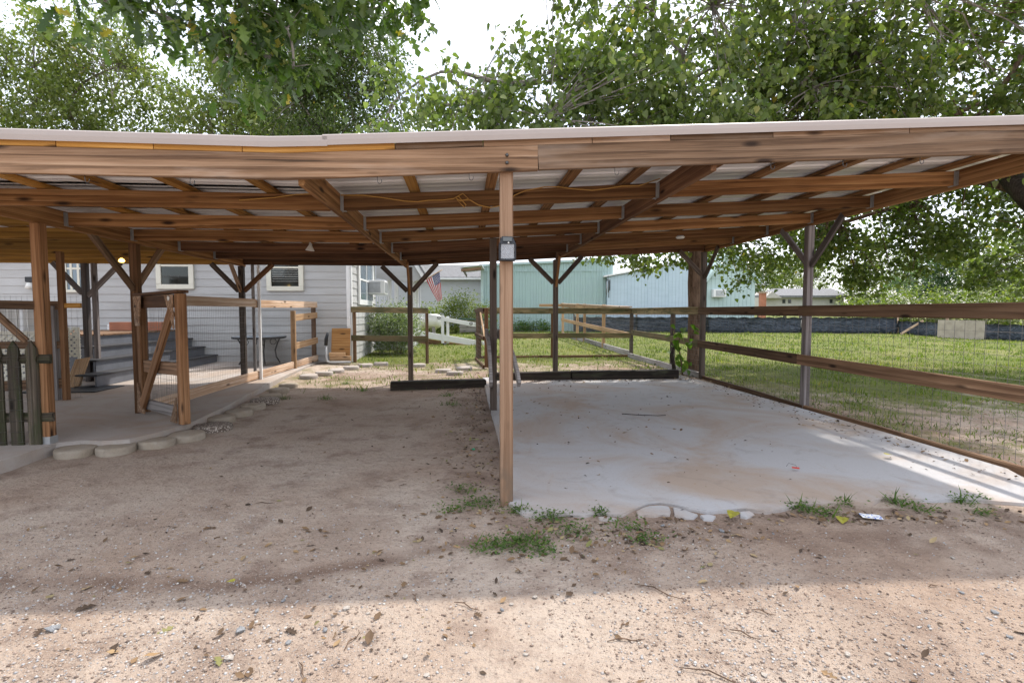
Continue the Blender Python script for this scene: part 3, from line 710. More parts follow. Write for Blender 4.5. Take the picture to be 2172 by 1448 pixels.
# patio fence from the second post to the house
LF = thing('patio_fence', 'pale topped wire fence standing along the patio slab edge', 'fence', W(-3.8, 9.6, .15))
def lfs(t): return -3.85 + (t - 6.7) * .05
for t0, t1 in ((6.72, 9.60), (9.605, 12.85)):
    board('rail', W(lfs(t0), t0, 1.585), W(lfs(t1), t1, 1.62 - (.02 if t1 < 10 else 0)), .038, .14, M['railpale'], LF, anchor='t')
    board('kick_board', W(lfs(t0), t0, PAT(0, t0) + .005), W(lfs(t1), t1, PAT(0, t1 + .5) + .01), .038, .14, M['railpale'], LF, anchor='b')
for ds in (.07, .17): post('post', W(lfs(9.6) + ds - .12, 9.55 + .10, .15), zb(-4) + .0 if ds < .1 else 2.2, .045, M['white'] if ds > .1 else M['greyboard'], LF)
post('post', W(lfs(12.8) - .06, 12.8, .17), 1.6, .089, M['rail'], LF)
post('post', W(lfs(11.4), 11.35, .16), 1.40, .089, M['railnew'], LF)
for z in (1.32, .72): board('short_rail', W(lfs(11.4) + .02, 11.4, z), W(lfs(12.8) + .02, 12.78, z + .05), .038, .14, M['railnew'], LF, anchor='t')
wires('wire_mesh', W(lfs(6.8) - .03, 6.8, .14), W(lfs(12.8) - .03, 12.8, .18), 1.38, .052, .1, LF)
# wire gate standing ajar at the patio, with diagonal brace
GT = thing('patio_gate', 'brown wooden gate with diagonal brace standing ajar on the patio', 'gate', W(-3.9, 6.6, .12))
ga = PB + W(.10, -.08, .03 - 0); gb = on(392, 902, .13)
gd = (gb - ga); gd.z = 0; gl = gd.length; gd.normalize(); gyaw = math.atan2(gd.y, gd.x)
gm = Matrix.Translation(Vector((ga.x, ga.y, 0.02))) @ Matrix.Rotation(gyaw, 4, 'Z')
def gp(x, z, off=0.0): return gm @ Vector((x, off, z))
post('stile', gp(.0, .14), 1.52, .089, M['postbrown'], GT, gyaw); post('stile', gp(gl, .125), 1.56, .089, M['postbrown'], GT, gyaw)
board('top_rail', gp(.05, 1.53, .0), gp(gl - .05, 1.53, .0), .038, .14, M['dark'], GT, anchor='t')
board('top_cap', gp(-.08, 1.565), gp(gl + .06, 1.575), .12, .03, M['dark'], GT, anchor='t')
board('middle_rail', gp(.045, .70, .0), gp(gl - .045, .72, .0), .038, .14, M['rail'], GT)
board('bottom_rail', gp(.045, .24, .0), gp(gl - .045, .24, .0), .038, .12, M['greyboard'], GT)
board('brace', gp(.06, .22, -.05), gp(gl - .1, 1.36, -.05), .038, .12, M['postbrown'], GT)
def gusset(c, pts):
    bm = bmesh.new(); a = [bm.verts.new(gp(x, z, -.052)) for x, z in pts]; b = [bm.verts.new(gp(x, z, -.067)) for x, z in pts]
    bm.faces.new(a); bm.faces.new(b[::-1])
    for i in range(len(pts)): bm.faces.new((a[i], a[(i + 1) % len(pts)], b[(i + 1) % len(pts)], b[i]))
    bm_obj('gusset', bm, M['weather'], GT)
gusset(0, [(-.06, 1.53), (.16, 1.53), (.09, 1.18), (-.02, 1.18)]); gusset(0, [(gl - .25, 1.53), (gl - .045, 1.53), (gl - .045, 1.16)])
gusset(0, [(-.05, .14), (.16, .14), (-.03, .5)]); gusset(0, [(gl - .2, .14), (gl - .04, .14), (gl - .04, .42)])
wires('wire_mesh', gp(.05, .14, .03), gp(gl - .05, .14, .03), 1.34, .05, .1, GT, sagv=.012)
lathe('latch_plate', [(0, .004), (.03, .004), (.03, 0)], M['lamp_white'], GT, gm @ Matrix.Translation((gl - .12, -.07, 1.49)) @ Matrix.Rotation(R(90), 4, 'X'), 6)
# mossy picket gate beside the first post
PK = thing('picket_gate', 'mossy weathered picket gate hung beside the first brown post', 'gate', W(-4.3, 5.1, .1))
def picket(u):
    base = at_t(u, 850, 5.16); st2 = ST(base); h = .98; w = .105
    pr = [(-w / 2, 0), (w / 2, 0), (w / 2, .76), (w * .34, .80), (w * .5, .85), (w * .42, .91), (0, h), (-w * .42, .91), (-w * .5, .85), (-w * .34, .80), (-w / 2, .76)]
    # local X runs up the picket so that the grain follows it
    m = Matrix.Translation(W(st2[0], 5.16, .115)) @ Matrix.Rotation(YAW, 4, 'Z') @ Matrix(((0, 0, 1, 0), (0, 1, 0, 0), (1, 0, 0, 0), (0, 0, 0, 1)))
    vs = [(z, -.01, x) for x, z in pr] + [(z, .01, x) for x, z in pr]; n = len(pr)
    fs = [tuple(range(n))[::-1], tuple(range(n, 2 * n))] + [(i, (i + 1) % n, n + (i + 1) % n, n + i) for i in range(n)]
    mesh_obj('picket', vs, fs, M['picket'], PK, m)
for u in (72, 34, -4, -42, -80): picket(u)
for v in (760, 882):
    p = on(72, 934, .1); z = at(90, v, 4.85).z
    s1 = ST(PA)[0] + .03; board('rail', W(s1 - 1.2, 5.19, z), W(s1 + .05, 5.19, z), .038, .085, M['picket'], PK)
wires('wire_mesh', W(-5.1, 5.14, .12), W(-4.0, 5.14, .12), 1.1, .1, .1, PK)
# rear patio gate frame with lattice behind
PG = thing('lattice_gate', 'brown gate frame with slanting brace in front of the white lattice', 'gate', W(-6.2, 7.7, .14))
gt = 7.7
def pg(u, v): 
    y = 7.0
    for _ in range(6):
        p = at(u, v, y); y += gt - ST(p)[1]
    return at(u, v, y)
def pboard(name, a, b, w, h, mat): return board(name, pg(*a), pg(*b), w, h, mat, PG)
pboard('rail', (-90, 645), (128, 648), .038, .12, M['rail']); pboard('rail', (128, 648), (172, 648), .038, .07, M['orange'])
pboard('rail', (-90, 733), (132, 731), .038, .10, M['brick'] if False else M['rail'])
pboard('brace', (-40, 636), (56, 724), .038, .09, M['rail'])
x = pg(139, 790); post('post', Vector((x.x, x.y, .14)), zb(-6) - .02, .07, M['postbrown'], PG)
x = pg(118, 790); post('post', Vector((x.x, x.y, .14)), 1.45, .089, M['greyboard'], PG)
pboard('foot_board', (-60, 822), (135, 812), .03, .14, M['rail'])
wires('wire_mesh', W(-7.2, gt + .04, .14), W(-5.35, gt + .04, .14), 1.45, .07, .1, PG)
LT = thing('garden_lattice', 'white diagonal lattice panel standing on the patio behind the gate', 'lattice', W(-6.9, 8.5, .14))
bm = bmesh.new(); lt_t = 8.5; s0, s1, z0, z1 = -7.7, -6.07, .2, 1.05
def lat_strips(sgn, off):
    c = s0 - 1.0
    while c < s1 + 1.0:
        pts = []
        for k in range(2):
            z = z0 if k == 0 else z1; pts.append([c + sgn * (z - z0), z])
        (a, za), (b, zz) = pts
        if sgn * (b - a) > 0:
            if min(a, b) < s0:
                f = (s0 - a) / (b - a)
                if sgn > 0: a, za = s0, lerp(za, zz, f)
                else: b, zz = s0, lerp(za, zz, f)
            if max(a, b) > s1:
                f = (s1 - a) / (b - a)
                if sgn > 0: b, zz = s1, lerp(z0 if za == z0 else za, zz, max(0, min(1, (s1 - a) / (b - a))))
                else: a, za = s1, lerp(za, zz, f)
            if s0 - .01 <= min(a, b) and max(a, b) <= s1 + .01 and zz > za + .02:
                w = .018 * 1.414; q = [(a - w, za), (a + w, za), (b + w, zz), (b - w, zz)]
                f_ = [bm.verts.new(W(x, lt_t + off, z)) for x, z in q]; g_ = [bm.verts.new(W(x, lt_t + off + .006, z)) for x, z in q]
                bm.faces.new(f_); bm.faces.new(g_[::-1])
                for i in range(4): bm.faces.new((f_[i], f_[(i + 1) % 4], g_[(i + 1) % 4], g_[i]))
        c += .095
lat_strips(1, 0); lat_strips(-1, .008)
o = bm_obj('lattice_strips', bm, M['cream'], LT); o['kind'] = 'stuff'
for z in (z0, z1): board('frame', W(s0, lt_t - .01, z), W(s1 + .02, lt_t - .01, z), .03, .05, M['cream'], LT)
for s in (s0, s1): post('frame', W(s, lt_t - .012, z0), z1, .05, M['cream'], LT, d=.03)
# second narrow lattice by the grey posts
LT2 = thing('lattice_strip', 'narrow white lattice strip beside the doubled grey post', 'lattice', W(-6.5, 9.2, .16))
bm = bmesh.new(); lt_t = 9.2; s0, s1, z0, z1 = -6.60, -6.38, .62, 1.12; lat_strips(1, 0); lat_strips(-1, .008)
bm_obj('lattice_strips', bm, M['cream'], LT2)['kind'] = 'stuff'
for s in (s0, s1): post('frame', W(s, lt_t - .012, .16), z1, .04, M['cream'], LT2, d=.03)
o = board('scrap_board', W(-6.27, 8.85, .16), W(-6.30, 9.15, .60), .26, .02, M['railnew'], None, up=Vector((0, 1, .3)))
tag(o, 'scrap of tan board leaning against the doubled grey post', 'board')
# curtain-like white corrugated panels
for i, s in enumerate((-8.4, -7.85, -7.3)):
    bm = bmesh.new(); n = 20; v0 = []; v1 = []
    for k in range(n + 1):
        ss = s + .5 * k / n; d = .03 * math.sin(k * 1.25)
        v0.append(bm.verts.new(W(ss, 9.3 + d, .9))); v1.append(bm.verts.new(W(ss, 9.3 + d, 1.42)))
    for k in range(n): bm.faces.new((v0[k], v0[k + 1], v1[k + 1], v1[k]))
    bmesh.ops.solidify(bm, geom=bm.faces[:], thickness=.006)
    o = bm_obj('corrugated_panel', bm, M['white'], None); tag(o, 'white corrugated panel standing behind the lattice and gate', 'panel', 'white corrugated panels behind the lattice')

# ------------------------------------------------------------------ timbers on the ground, curved boards
def tie(name, a, b, w, h, label):
    a, b = Vector(a), Vector(b); m = .04
    o = board(name, a, b, w, h, M['tie'], None, anchor='b', bev=.015, wob=.01); tag(o, label, 'timber', 'old black timbers laid behind the parking bays'); return o
a = on(828, 822, .09); b = on(1030, 816, .09)
tie('railroad_tie', Vector((a.x, a.y, gz0(a.x, a.y) - .03)), Vector((b.x, b.y, gz0(b.x, b.y) - .03)), .19, .17, 'old black timber lying on the dirt behind the bare bay')
p0, p1, p2 = W(.5, 9.55, .10), W(1.98, 9.50, .11), W(4.05, 9.48, .11)
tie('railroad_tie', p0, p1, .16, .15, 'browner black timber at the back of the concrete pad')
tie('railroad_tie', p1 + W(.01, 0), p2, .19, .16, 'jet black timber at the back of the concrete pad by the tree')
CB = thing('saddle_rack', 'two curved weathered boards bolted either side of the dark middle post', 'rack', W(.38, 6.7, .02))
def curved(off, mat):
    pts = [(.55, 1.07), (.35, 1.06), (.1, 1.02), (-.2, .92), (-.45, .78), (-.62, .62), (-.70, .50)]
    bm = bmesh.new(); rings = []
    for i, (d, z) in enumerate(pts):
        dd = Vector((pts[min(i + 1, 6)][0] - pts[max(i - 1, 0)][0], pts[min(i + 1, 6)][1] - pts[max(i - 1, 0)][1])).normalized(); nn = Vector((-dd.y, dd.x)) * .06
        rings.append([bm.verts.new(W(.38 + off + (.55 - d) / 1.25 * (.20 if off > 0 else .0) + e, 6.78 + d + sg * nn.x, z + sg * nn.y)) for e, sg in ((-.019, -1), (.019, -1), (.019, 1), (-.019, 1))])
    for r0, r1 in zip(rings[:-1], rings[1:]):
        for k in range(4): bm.faces.new((r0[k], r0[(k + 1) % 4], r1[(k + 1) % 4], r1[k]))
    bm.faces.new(rings[0]); bm.faces.new(rings[-1]); bmesh.ops.recalc_face_normals(bm, faces=bm.faces[:])
    return bm_obj('curved_board', bm, mat, CB)
curved(-.068, M['greyboard']); curved(.068, M['greyboard'])
board('cross_piece', W(.30, 7.2, 1.02), W(.46, 7.2, 1.02), .04, .09, M['greyboard'], CB)
# ------------------------------------------------------------------ white house
def prism(name, pts_a, pts_b, mat, parent=None):
    """closed solid between two matching outlines of world points"""
    n = len(pts_a); bm = bmesh.new(); a = [bm.verts.new(p) for p in pts_a]; b = [bm.verts.new(p) for p in pts_b]
    bm.faces.new(a); bm.faces.new(b[::-1])
    for i in range(n): bm.faces.new((a[i], a[(i + 1) % n], b[(i + 1) % n], b[i]))
    return bm_obj(name, bm, mat, parent)
HW_T, HW_S, EXP = 13.0, -2.78, .184
HS = thing('white_house', 'white lap sided house beyond the patio with cream framed windows', 'house', W(-6, 13.2, .18))
def plank(p0, p1, z, mat, thick=.020):
    a = Vector((p0.x, p0.y, z)); b = Vector((p1.x, p1.y, z)); m = frame_x(a, b); L = (b - a).length
    vs = [(0, -thick, 0), (0, 0, 0), (0, .0, EXP + .02), (0, -.004, EXP + .02)]
    vs += [(L, y, q) for _, y, q in vs]
    mesh_obj('plank', vs, [(0, 1, 2, 3), (7, 6, 5, 4), (0, 3, 7, 4), (0, 4, 5, 1), (1, 5, 6, 2), (2, 6, 7, 3)], mat, HS, m)
z = .14
while z < 2.95:
    plank(W(-13, HW_T), W(HW_S - .02, HW_T), z, M['siding']); plank(W(HW_S, HW_T + .02), W(HW_S, HW_T + 3.6), z, M['siding']); z += EXP
prism('wall_core', [W(-13, HW_T + .01, .1), W(HW_S - .01, HW_T + .01, .1), W(HW_S - .01, HW_T + 3.6, .1), W(-13, HW_T + 3.6, .1)], [W(-13, HW_T + .01, 3.0), W(HW_S - .01, HW_T + .01, 3.0), W(HW_S - .01, HW_T + 3.6, 3.0), W(-13, HW_T + 3.6, 3.0)], M['siding'], HS)
post('corner_trim', W(HW_S - .035, HW_T - .03, .15), 3.0, .09, M['white'], HS, d=.03); post('corner_trim', W(HW_S + .03, HW_T + .02, .15), 3.0, .03, M['white'], HS, d=.10)
prism('roof', [W(-13.4, 12.6, 2.98), W(HW_S + .4, 12.6, 2.98), W(HW_S + .4, 14.9, 3.9), W(-13.4, 14.9, 3.9)], [W(-13.4, 12.6, 3.06), W(HW_S + .4, 12.6, 3.06), W(HW_S + .4, 14.9, 3.98), W(-13.4, 14.9, 3.98)], M['shingle'], HS)
prism('roof', [W(-13.4, 14.9, 3.9), W(HW_S + .4, 14.9, 3.9), W(HW_S + .4, 17.0, 2.98), W(-13.4, 17, 2.98)], [W(-13.4, 14.9, 3.98), W(HW_S + .4, 14.9, 3.98), W(HW_S + .4, 17, 3.06), W(-13.4, 17, 3.06)], M['shingle'], HS)
def window(P, Q, up, nrm, fr, glass, fw=.09, cols=1, split=True, blind=False):
    """P,Q bottom corners of the outer frame; up height; nrm outward"""
    P, Q = Vector(P), Vector(Q); nrm = Vector(nrm).normalized(); Zv = Vector((0, 0, 1)); d = (Q - P).normalized(); L = (Q - P).length
    gl_ = prism('window_pane', [P + nrm * .024 + d * fw * .5 + Zv * fw * .5, Q + nrm * .024 - d * fw * .5 + Zv * fw * .5, Q + nrm * .024 - d * fw * .5 + Zv * (up - fw * .5), P + nrm * .024 + d * fw * .5 + Zv * (up - fw * .5)],
                [P + nrm * .028 + d * fw * .5 + Zv * fw * .5, Q + nrm * .028 - d * fw * .5 + Zv * fw * .5, Q + nrm * .028 - d * fw * .5 + Zv * (up - fw * .5), P + nrm * .028 + d * fw * .5 + Zv * (up - fw * .5)], glass, HS)
    def bar(a, b, w, h, dep=.05, n='window_frame', mt=fr): board(n, a + nrm * dep * .5, b + nrm * dep * .5, dep, h, mt, HS, bev=.003)
    bar(P + Zv * fw / 2, Q + Zv * fw / 2, 0, fw); bar(P + Zv * (up - fw / 2), Q + Zv * (up - fw / 2), 0, fw)
    for c in (P + d * fw / 2, Q - d * fw / 2): board('window_frame', c + nrm * .027 + Zv * (fw + .001), c + nrm * .027 + Zv * (up - fw - .001), .054, fw, fr, HS, up=d, bev=.003)
    if split: bar(P + d * fw + Zv * up * .5, Q - d * fw + Zv * up * .5, 0, .045, .042, 'window_sash')
    for c in range(1, cols):
        q_ = P + d * (L * c / cols); board('window_sash', q_ + nrm * .022 + Zv * fw, q_ + nrm * .022 + Zv * (up - fw), .044, .05, fr, HS, up=d, bev=.003)
    if blind:
        z_ = fw + .12
        while z_ < up * .5:
            bar(P + d * (fw + .02) + Zv * z_, Q - d * (fw + .02) + Zv * z_, 0, .006, .032, 'blind_slat', M['lamp_white']); z_ += .055
nF = W(0, -1); nS = W(1, 0)
TF = HW_T - .022
window(at_t(334, 613, TF), at_t(413, 613, TF), 1.1, nF, M['cream'], M['glass'], .11, split=True)
window(at_t(567, 617, TF), at_t(645, 617, TF), 1.12, nF, M['cream'], M['glass'], .11, split=True, blind=True)
a = at_s(759, 646, HW_S + .02); b = at_s(790, 646, HW_S + .02); b.z = a.z
window(a, b, 1.35, nS, M['white'], M['glassblue'], .14, cols=2, split=True)
# far left window with small panes, green panel below
a = at_t(140, 620, TF); b = at_t(185, 620, TF); window(a, b, 1.1, nF, M['cream'], M['glassblue'], .06, cols=3)
# outlet and lamp on the wall
o = thing('wall_outlet', 'white covered outlet on the house wall above the grey steps', 'outlet', at_t(236, 695, TF))
p = at_t(236, 695, TF); RM = Matrix.Translation(p) @ Matrix.Rotation(YAW, 4, 'Z')
box('cover_plate', (-.08, -.02, -.08), (.08, 0, .08), M['white'], o, RM, .006); box('socket', (-.03, -.03, -.04), (.03, -.021, .04), M['black'], o, RM, .004)
p = at_t(70, 606, TF); o = thing('wall_lamp', 'dark wall lamp with pale shade on the house wall', 'lamp', p); RM = Matrix.Translation(p) @ Matrix.Rotation(YAW, 4, 'Z')
box('bracket', (-.1, -.1, .08), (.1, 0, .2), M['black'], o, RM, .01); lathe('shade', [(0, .07), (.05, .06), (.09, -.06), (.02, -.09)], M['lamp_white'], o, RM @ Matrix.Translation((0, -.1, 0)), 12)
# air conditioner in the side window
p = at_s(800, 610, HW_S + .25); o = thing('window_air_conditioner', 'white box air conditioner jutting from the house side window', 'air conditioner', p)
RM = Matrix.Translation(p) @ Matrix.Rotation(YAW, 4, 'Z')
box('case', (-.26, -.28, -.2), (.26, .28, .2), M['white'], o, RM, .012); box('grille', (-.2, -.292, -.15), (.14, -.281, .15), M['galv'], o, RM, .003); box('back_panel', (.262, -.22, -.15), (.272, .22, .15), M['galv'], o, RM, .003)
# porch at the far side of the house
def qv(u, v, y): return at(u, v, y)
prism('porch_floor', [W(-5.5, 16.65, .15), W(-1.7, 16.65, .15), W(-1.7, 20.5, .15), W(-5.5, 20.5, .15)], [W(-5.5, 16.65, .62), W(-1.7, 16.65, .62), W(-1.7, 20.5, .62), W(-5.5, 20.5, .62)], M['greysiding'], HS)
prism('porch_back_wall', [W(-5.5, 20.5, .5), W(-1.7, 20.5, .5), W(-1.7, 20.6, .5), W(-5.5, 20.6, .5)], [W(-5.5, 20.5, 3.2), W(-1.7, 20.5, 3.2), W(-1.7, 20.6, 3.2), W(-5.5, 20.6, 3.2)], M['greysiding'], HS)
for u, y in ((826, 17.6), (841, 18.2), (877, 18.2), (884, 18.4)):
    p = at(u, 640, y); post('porch_column', Vector((p.x, p.y, .62)), 2.85, .13, M['white'], HS)
p0 = at(804, 520, 17.4); zt = at(804, 552, 17.4).z
door = prism('porch_door', [at(806, 640, 20.2), at(822, 640, 20.2), at(822, 575, 20.2), at(806, 575, 20.2)], [at(806, 640, 20.25), at(822, 640, 20.25), at(822, 575, 20.25), at(806, 575, 20.25)], M['glassblue'], HS)
for v in (578, 600): board('porch_window_bar', at(800, v, 19), at(826, v, 19), .03, .05, M['white'], HS)
board('porch_rail', at(800, 626, 17.5), at(826, 626, 17.5), .04, .09, M['white'], HS); board('porch_rail', at(800, 646, 17.5), at(826, 646, 17.5), .04, .07, M['white'], HS)
for k in range(6): p = at(801 + 4.6 * k, 646, 17.5); post('baluster', p, at(800, 627, 17.5).z, .03, M['white'], HS)
gA = [at(798, 590, 17.3), at(868, 600, 17.3), at(895, 592, 17.3), at(862, 535, 17.3), at(798, 500, 17.3)]
gB = [p + W(0, .12) for p in gA]
prism('porch_gable', gA, gB, M['siding'], HS)
board('rake_trim', at(905, 596, 17.2), at(855, 515, 17.2), .05, .16, M['white'], HS)
prism('porch_roof', [at(907, 594, 17.15), at(855, 512, 17.15), at(855, 512, 17.15) + W(0, 3.4), at(907, 594, 17.15) + W(0, 3.4)], [q + Vector((.02, 0, .08)) for q in (at(907, 594, 17.15), at(855, 512, 17.15), at(855, 512, 17.15) + W(0, 3.4), at(907, 594, 17.15) + W(0, 3.4))], M['shingle'], HS)

# grey deck and wide steps in front of the house
DK = thing('patio_steps', 'wide grey wooden steps climbing to a low deck at the house', 'steps', W(-7, 11, .16))
for k in range(4):
    s1 = -5.92 - .28 * k; z1 = .16 + .2 * (k + 1); zz0 = .16 + .2 * k; tn = ST(at_s(207, 750, s1))[1] - .05
    prism('riser', [W(s1 - .02, tn, zz0), W(s1, tn, zz0), W(s1, 12.96, zz0), W(s1 - .02, 12.96, zz0)], [W(s1 - .02, tn, z1 - .03), W(s1, tn, z1 - .03), W(s1, 12.96, z1 - .03), W(s1 - .02, 12.96, z1 - .03)], M['deck'], DK)
    e = s1 - .30 if k < 3 else -9.6
    prism('tread', [W(e, tn - .03, z1 - .029), W(s1 + .03, tn - .03, z1 - .029), W(s1 + .03, 12.97, z1 - .029), W(e, 12.97, z1 - .029)], [W(e, tn - .03, z1), W(s1 + .03, tn - .03, z1), W(s1 + .03, 12.97, z1), W(e, 12.97, z1)], M['deckdark'] if k < 3 else M['rail'], DK)
prism('side_panel', [W(-9.6, 10.2, .16), W(-6.78, 10.2, .16), W(-6.78, 10.2, .92), W(-9.6, 10.2, .92)], [W(-9.6, 10.22, .16), W(-6.78, 10.22, .16), W(-6.78, 10.22, .92), W(-9.6, 10.22, .92)], M['deck'], DK)
o = box('deck_box', (-.55, -.15, 0), (.55, .15, .19), M['brick'], None, Matrix.Translation(W(-7.25, 12.3, .962)) @ Matrix.Rotation(YAW, 4, 'Z'), .01); tag(o, 'low reddish box standing on the deck by the house wall', 'box')
# flat black mat
o = box('floor_mat', (-.55, -.35, 0), (.55, .35, .012), M['black'], None, Matrix.Translation(Vector((on(155, 826, .15).x, on(155, 826, .15).y, PAT(0, on(155, 826, .15).y) + .003))) @ Matrix.Rotation(YAW, 4, 'Z'), .004); tag(o, 'flat black mat lying on the patio slab', 'mat')
# patio table
tb = at(550, 714, 11.9); TBZ = PAT(0, 11.9)
PT = thing('patio_table', 'round black patio table with scrolled legs behind the wire fence', 'table', (tb.x, tb.y, TBZ))
lathe('table_top', [(0, 0), (.54, 0), (.56, .012), (.54, .025), (0, .025)], plain('table_glass', (.22, .26, .30, 1), .15), PT, Matrix.Translation((tb.x, tb.y, tb.z - .01)), 32)
lathe('rim', [(.545, -.03), (.575, -.02), (.575, .02), (.562, .022), (.562, -.012), (.545, -.012)], M['black'], PT, Matrix.Translation((tb.x, tb.y, tb.z - .01)), 32)
for k in range(4):
    an = k * math.pi / 2 + .7; d = Vector((math.cos(an), math.sin(an), 0)); c0 = Vector((tb.x, tb.y, 0)); ht = tb.z - .02
    tube('leg', [c0 + d * .46 + Vector((0, 0, ht)), c0 + d * .40 + Vector((0, 0, ht - .12)), c0 + d * .34 + Vector((0, 0, ht - .3)), c0 + d * .36 + Vector((0, 0, TBZ + .15)), c0 + d * .44 + Vector((0, 0, TBZ + .005))], .016, M['black'], PT, 6)
    tube('scroll', [c0 + d * (.30 + .07 * math.cos(x)) + Vector((0, 0, ht - .10 + .07 * math.sin(x))) for x in [i * .7 for i in range(10)]], .009, M['black'], PT, 5)
# plywood sheet, sawn timbers, drain pipe by the house corner
a = at_t(702, 757, 12.75); b = at_t(742, 757, 12.75)
ml = Matrix.Translation(Vector((a.x, a.y, a.z - .02))) @ Matrix.Rotation(YAW, 4, 'Z') @ Matrix.Rotation(R(-10), 4, 'X') 
o = box('plywood_sheet', (0, 0, 0), ((b - a).length, .018, .72), M['ply'], None, ml, .003); tag(o, 'square of orange plywood leaning on the house corner', 'plywood')
for k, (u0, u1, v, d) in enumerate(((700, 744, 757, 0), (700, 744, 750, 0), (699, 732, 743, .03))):
    p0, p1 = at_t(u0, v, 12.55), at_t(u1, v, 12.55); zz = .165 + k * .085
    o = board('sawn_timber', Vector((p0.x, p0.y, zz)), Vector((p1.x, p1.y, zz)), .12, .083, M['railnew'], None, anchor='b')
    tag(o, ('lowest sawn timber in the little stack below the plywood', 'middle sawn timber in the little stack below the plywood', 'short top timber of the little stack below the plywood')[k], 'timber')
DP = thing('drain_pipe', 'grey pipe with black valve standing beside the plywood sheet', 'pipe', at_t(692, 764, 12.4))
a = at_t(692, 716, 12.45); b = at_t(692, 762, 12.4); b.z = .2; c = at_t(744, 762, 12.4); c.z = .2
tube('pipe', [Vector((b.x, b.y, .62)), Vector((b.x, b.y, .3)), Vector((b.x + .02, b.y, .22)), b + Vector((.08, 0, 0)), c], .026, M['pvc'], DP, 10)
tube('valve', [Vector((b.x, b.y, .6)), Vector((b.x + .01, b.y, .75)), Vector((b.x + .05, b.y, .9))], [.04, .045, .03], M['black'], DP, 8)

# ------------------------------------------------------------------ ramp rail, flag, tank, planter
RP = thing('ramp_railing', 'white sloping handrail of the ramp beyond the open gap', 'railing', at(944, 733, 19))
def rb(name, a, b, h, mt, w=.05, y0=19, y1=19): return board(name, at(*a, y0), at(*b, y1), w, h, mt, RP)
rb('hand_rail', (852, 660), (1026, 692), .15, M['white']); rb('base_board', (850, 701), (1030, 731), .22, M['white'])
rb('skirt', (850, 716), (1000, 738), .2, M['rail'], .03, 19.1, 19.1)
for u, v0, v1 in ((939, 668, 728), (950, 671, 728)):
    p = at(u, v1, 19.02 if u < 945 else 19.07); post('post', p, at(u, v0, 19).z, .10, M['white'], RP)
p = at(944, 735, 19.05); post('foot', Vector((p.x, p.y, gz0(p.x, p.y) - .02)), at(944, 727, 19).z, .09, M['greyboard'], RP)
p = at(862, 735, 19.05); post('post', Vector((p.x, p.y, gz0(p.x, p.y) - .02)), at(862, 662, 19).z, .10, M['white'], RP)
for u, v in ((931, 673.5), (999, 686)):
    c = at(u, v, 18.955); rng_pts = [c + Vector((.055 * math.cos(x), 0, .04 * math.sin(x))) for x in [i * math.pi / 6 for i in range(13)]]
    tube('cup_handle', rng_pts, .010, M['black'], RP, 5)
FL = thing('flag_on_pole', 'striped red white and blue flag on an angled porch pole', 'flag', at(879, 605, 17.05))
P0, P1 = at(879, 606, 17.05), at(938, 572, 16.6); tube('pole', [P0, P1], .014, M['railpale'], FL, 8)
FR, FW_, FB = plain('flag_red', (.55, .035, .045, 1), .8), plain('flag_white', (.75, .73, .72, 1), .8), plain('flag_blue', (.03, .04, .17, 1), .8)
h0, h1 = at(903.5, 591.5, 16.87), at(932, 575.5, 16.66)          # hoist edge along the pole, canton at the outer end
f0, f1 = at(929, 640, 16.87), at(938, 634, 16.7)
NS, NF = 13, 16
def flagpt(i, j):   # i across stripes 0..13, j along the fly 0..16
    a = i / NS; f = j / NF
    p = lerp(lerp(h0, h1, a), lerp(f0, f1, a), f); p = p + Vector((0, .05 * math.sin(a * 9 + f * 3) * f, -.03 * math.sin(f * 3.1))); return p
bm = bmesh.new(); g = [[bm.verts.new(flagpt(i, j)) for j in range(NF + 1)] for i in range(NS + 1)]
for i in range(NS):
    for j in range(NF):
        f = bm.faces.new((g[i][j], g[i + 1][j], g[i + 1][j + 1], g[i][j + 1]))
        f.material_index = 2 if (i >= 6 and j < 6) else (0 if i % 2 == 0 else 1)
me = bpy.data.meshes.new('cloth'); bm.to_mesh(me); bm.free()
for m_ in (FR, FW_, FB): me.materials.append(m_)
fo = put(bpy.data.objects.new('cloth', me), Matrix.Identity(4), FL); mod = fo.modifiers.new('thick', 'SOLIDIFY'); mod.thickness = .004
bm = bmesh.new()
for r in range(9):
    for c in range(6 if r % 2 == 0 else 5):
        ii = 6 + 7 * (r + 1) / 10; jj = 6 * ((c + .5 + (.5 if r % 2 else 0)) / 6)
        c0 = flagpt(ii, jj); e1 = (flagpt(ii + .3, jj) - c0).normalized(); e2 = (flagpt(ii, jj + .3) - c0).normalized()
        for yo in (-.006, .006):
            bm.faces.new([bm.verts.new(c0 + Vector((0, yo, 0)) + (e1 * math.cos(k * math.pi / 5) + e2 * math.sin(k * math.pi / 5)) * (.019 if k % 2 == 0 else .008)) for k in range(10)])
o = bm_obj('stars', bm, FW_, FL); o['kind'] = 'stuff'
c = at(903, 681, 22.5); TKm = Matrix.Translation(c)
TK = thing('propane_tank', 'silvery propane tank lying on the grass behind the ramp', 'tank', G(c))
lathe('shell', [(0, -.85), (.16, -.82), (.27, -.72), (.31, -.58), (.31, .5), (.27, .62), (.16, .71), (0, .74)], M['lamp_white'], TK, TKm, 20, 'X')
for dx in (-.45, .35): post('foot', Vector((c.x + dx, c.y, gz0(c.x, c.y))), c.z - .2, .12, M['greyboard'], TK, d=.4)
lathe('valve_dome', [(.1, 0), (.1, .12), (.06, .16), (0, .17)], M['lamp_white'], TK, TKm @ Matrix.Translation((0, 0, .29)), 12)
PB_ = thing('planter_box', 'dark green topped wooden planter box on the grass by the ramp', 'planter', G(at(1000, 705, 23)))
for k in range(3): board('side_board', at(975, 700 - k * 8.5, 23), at(1030, 700 - k * 8.5, 23), .05, .165, M['greyboard'], PB_)
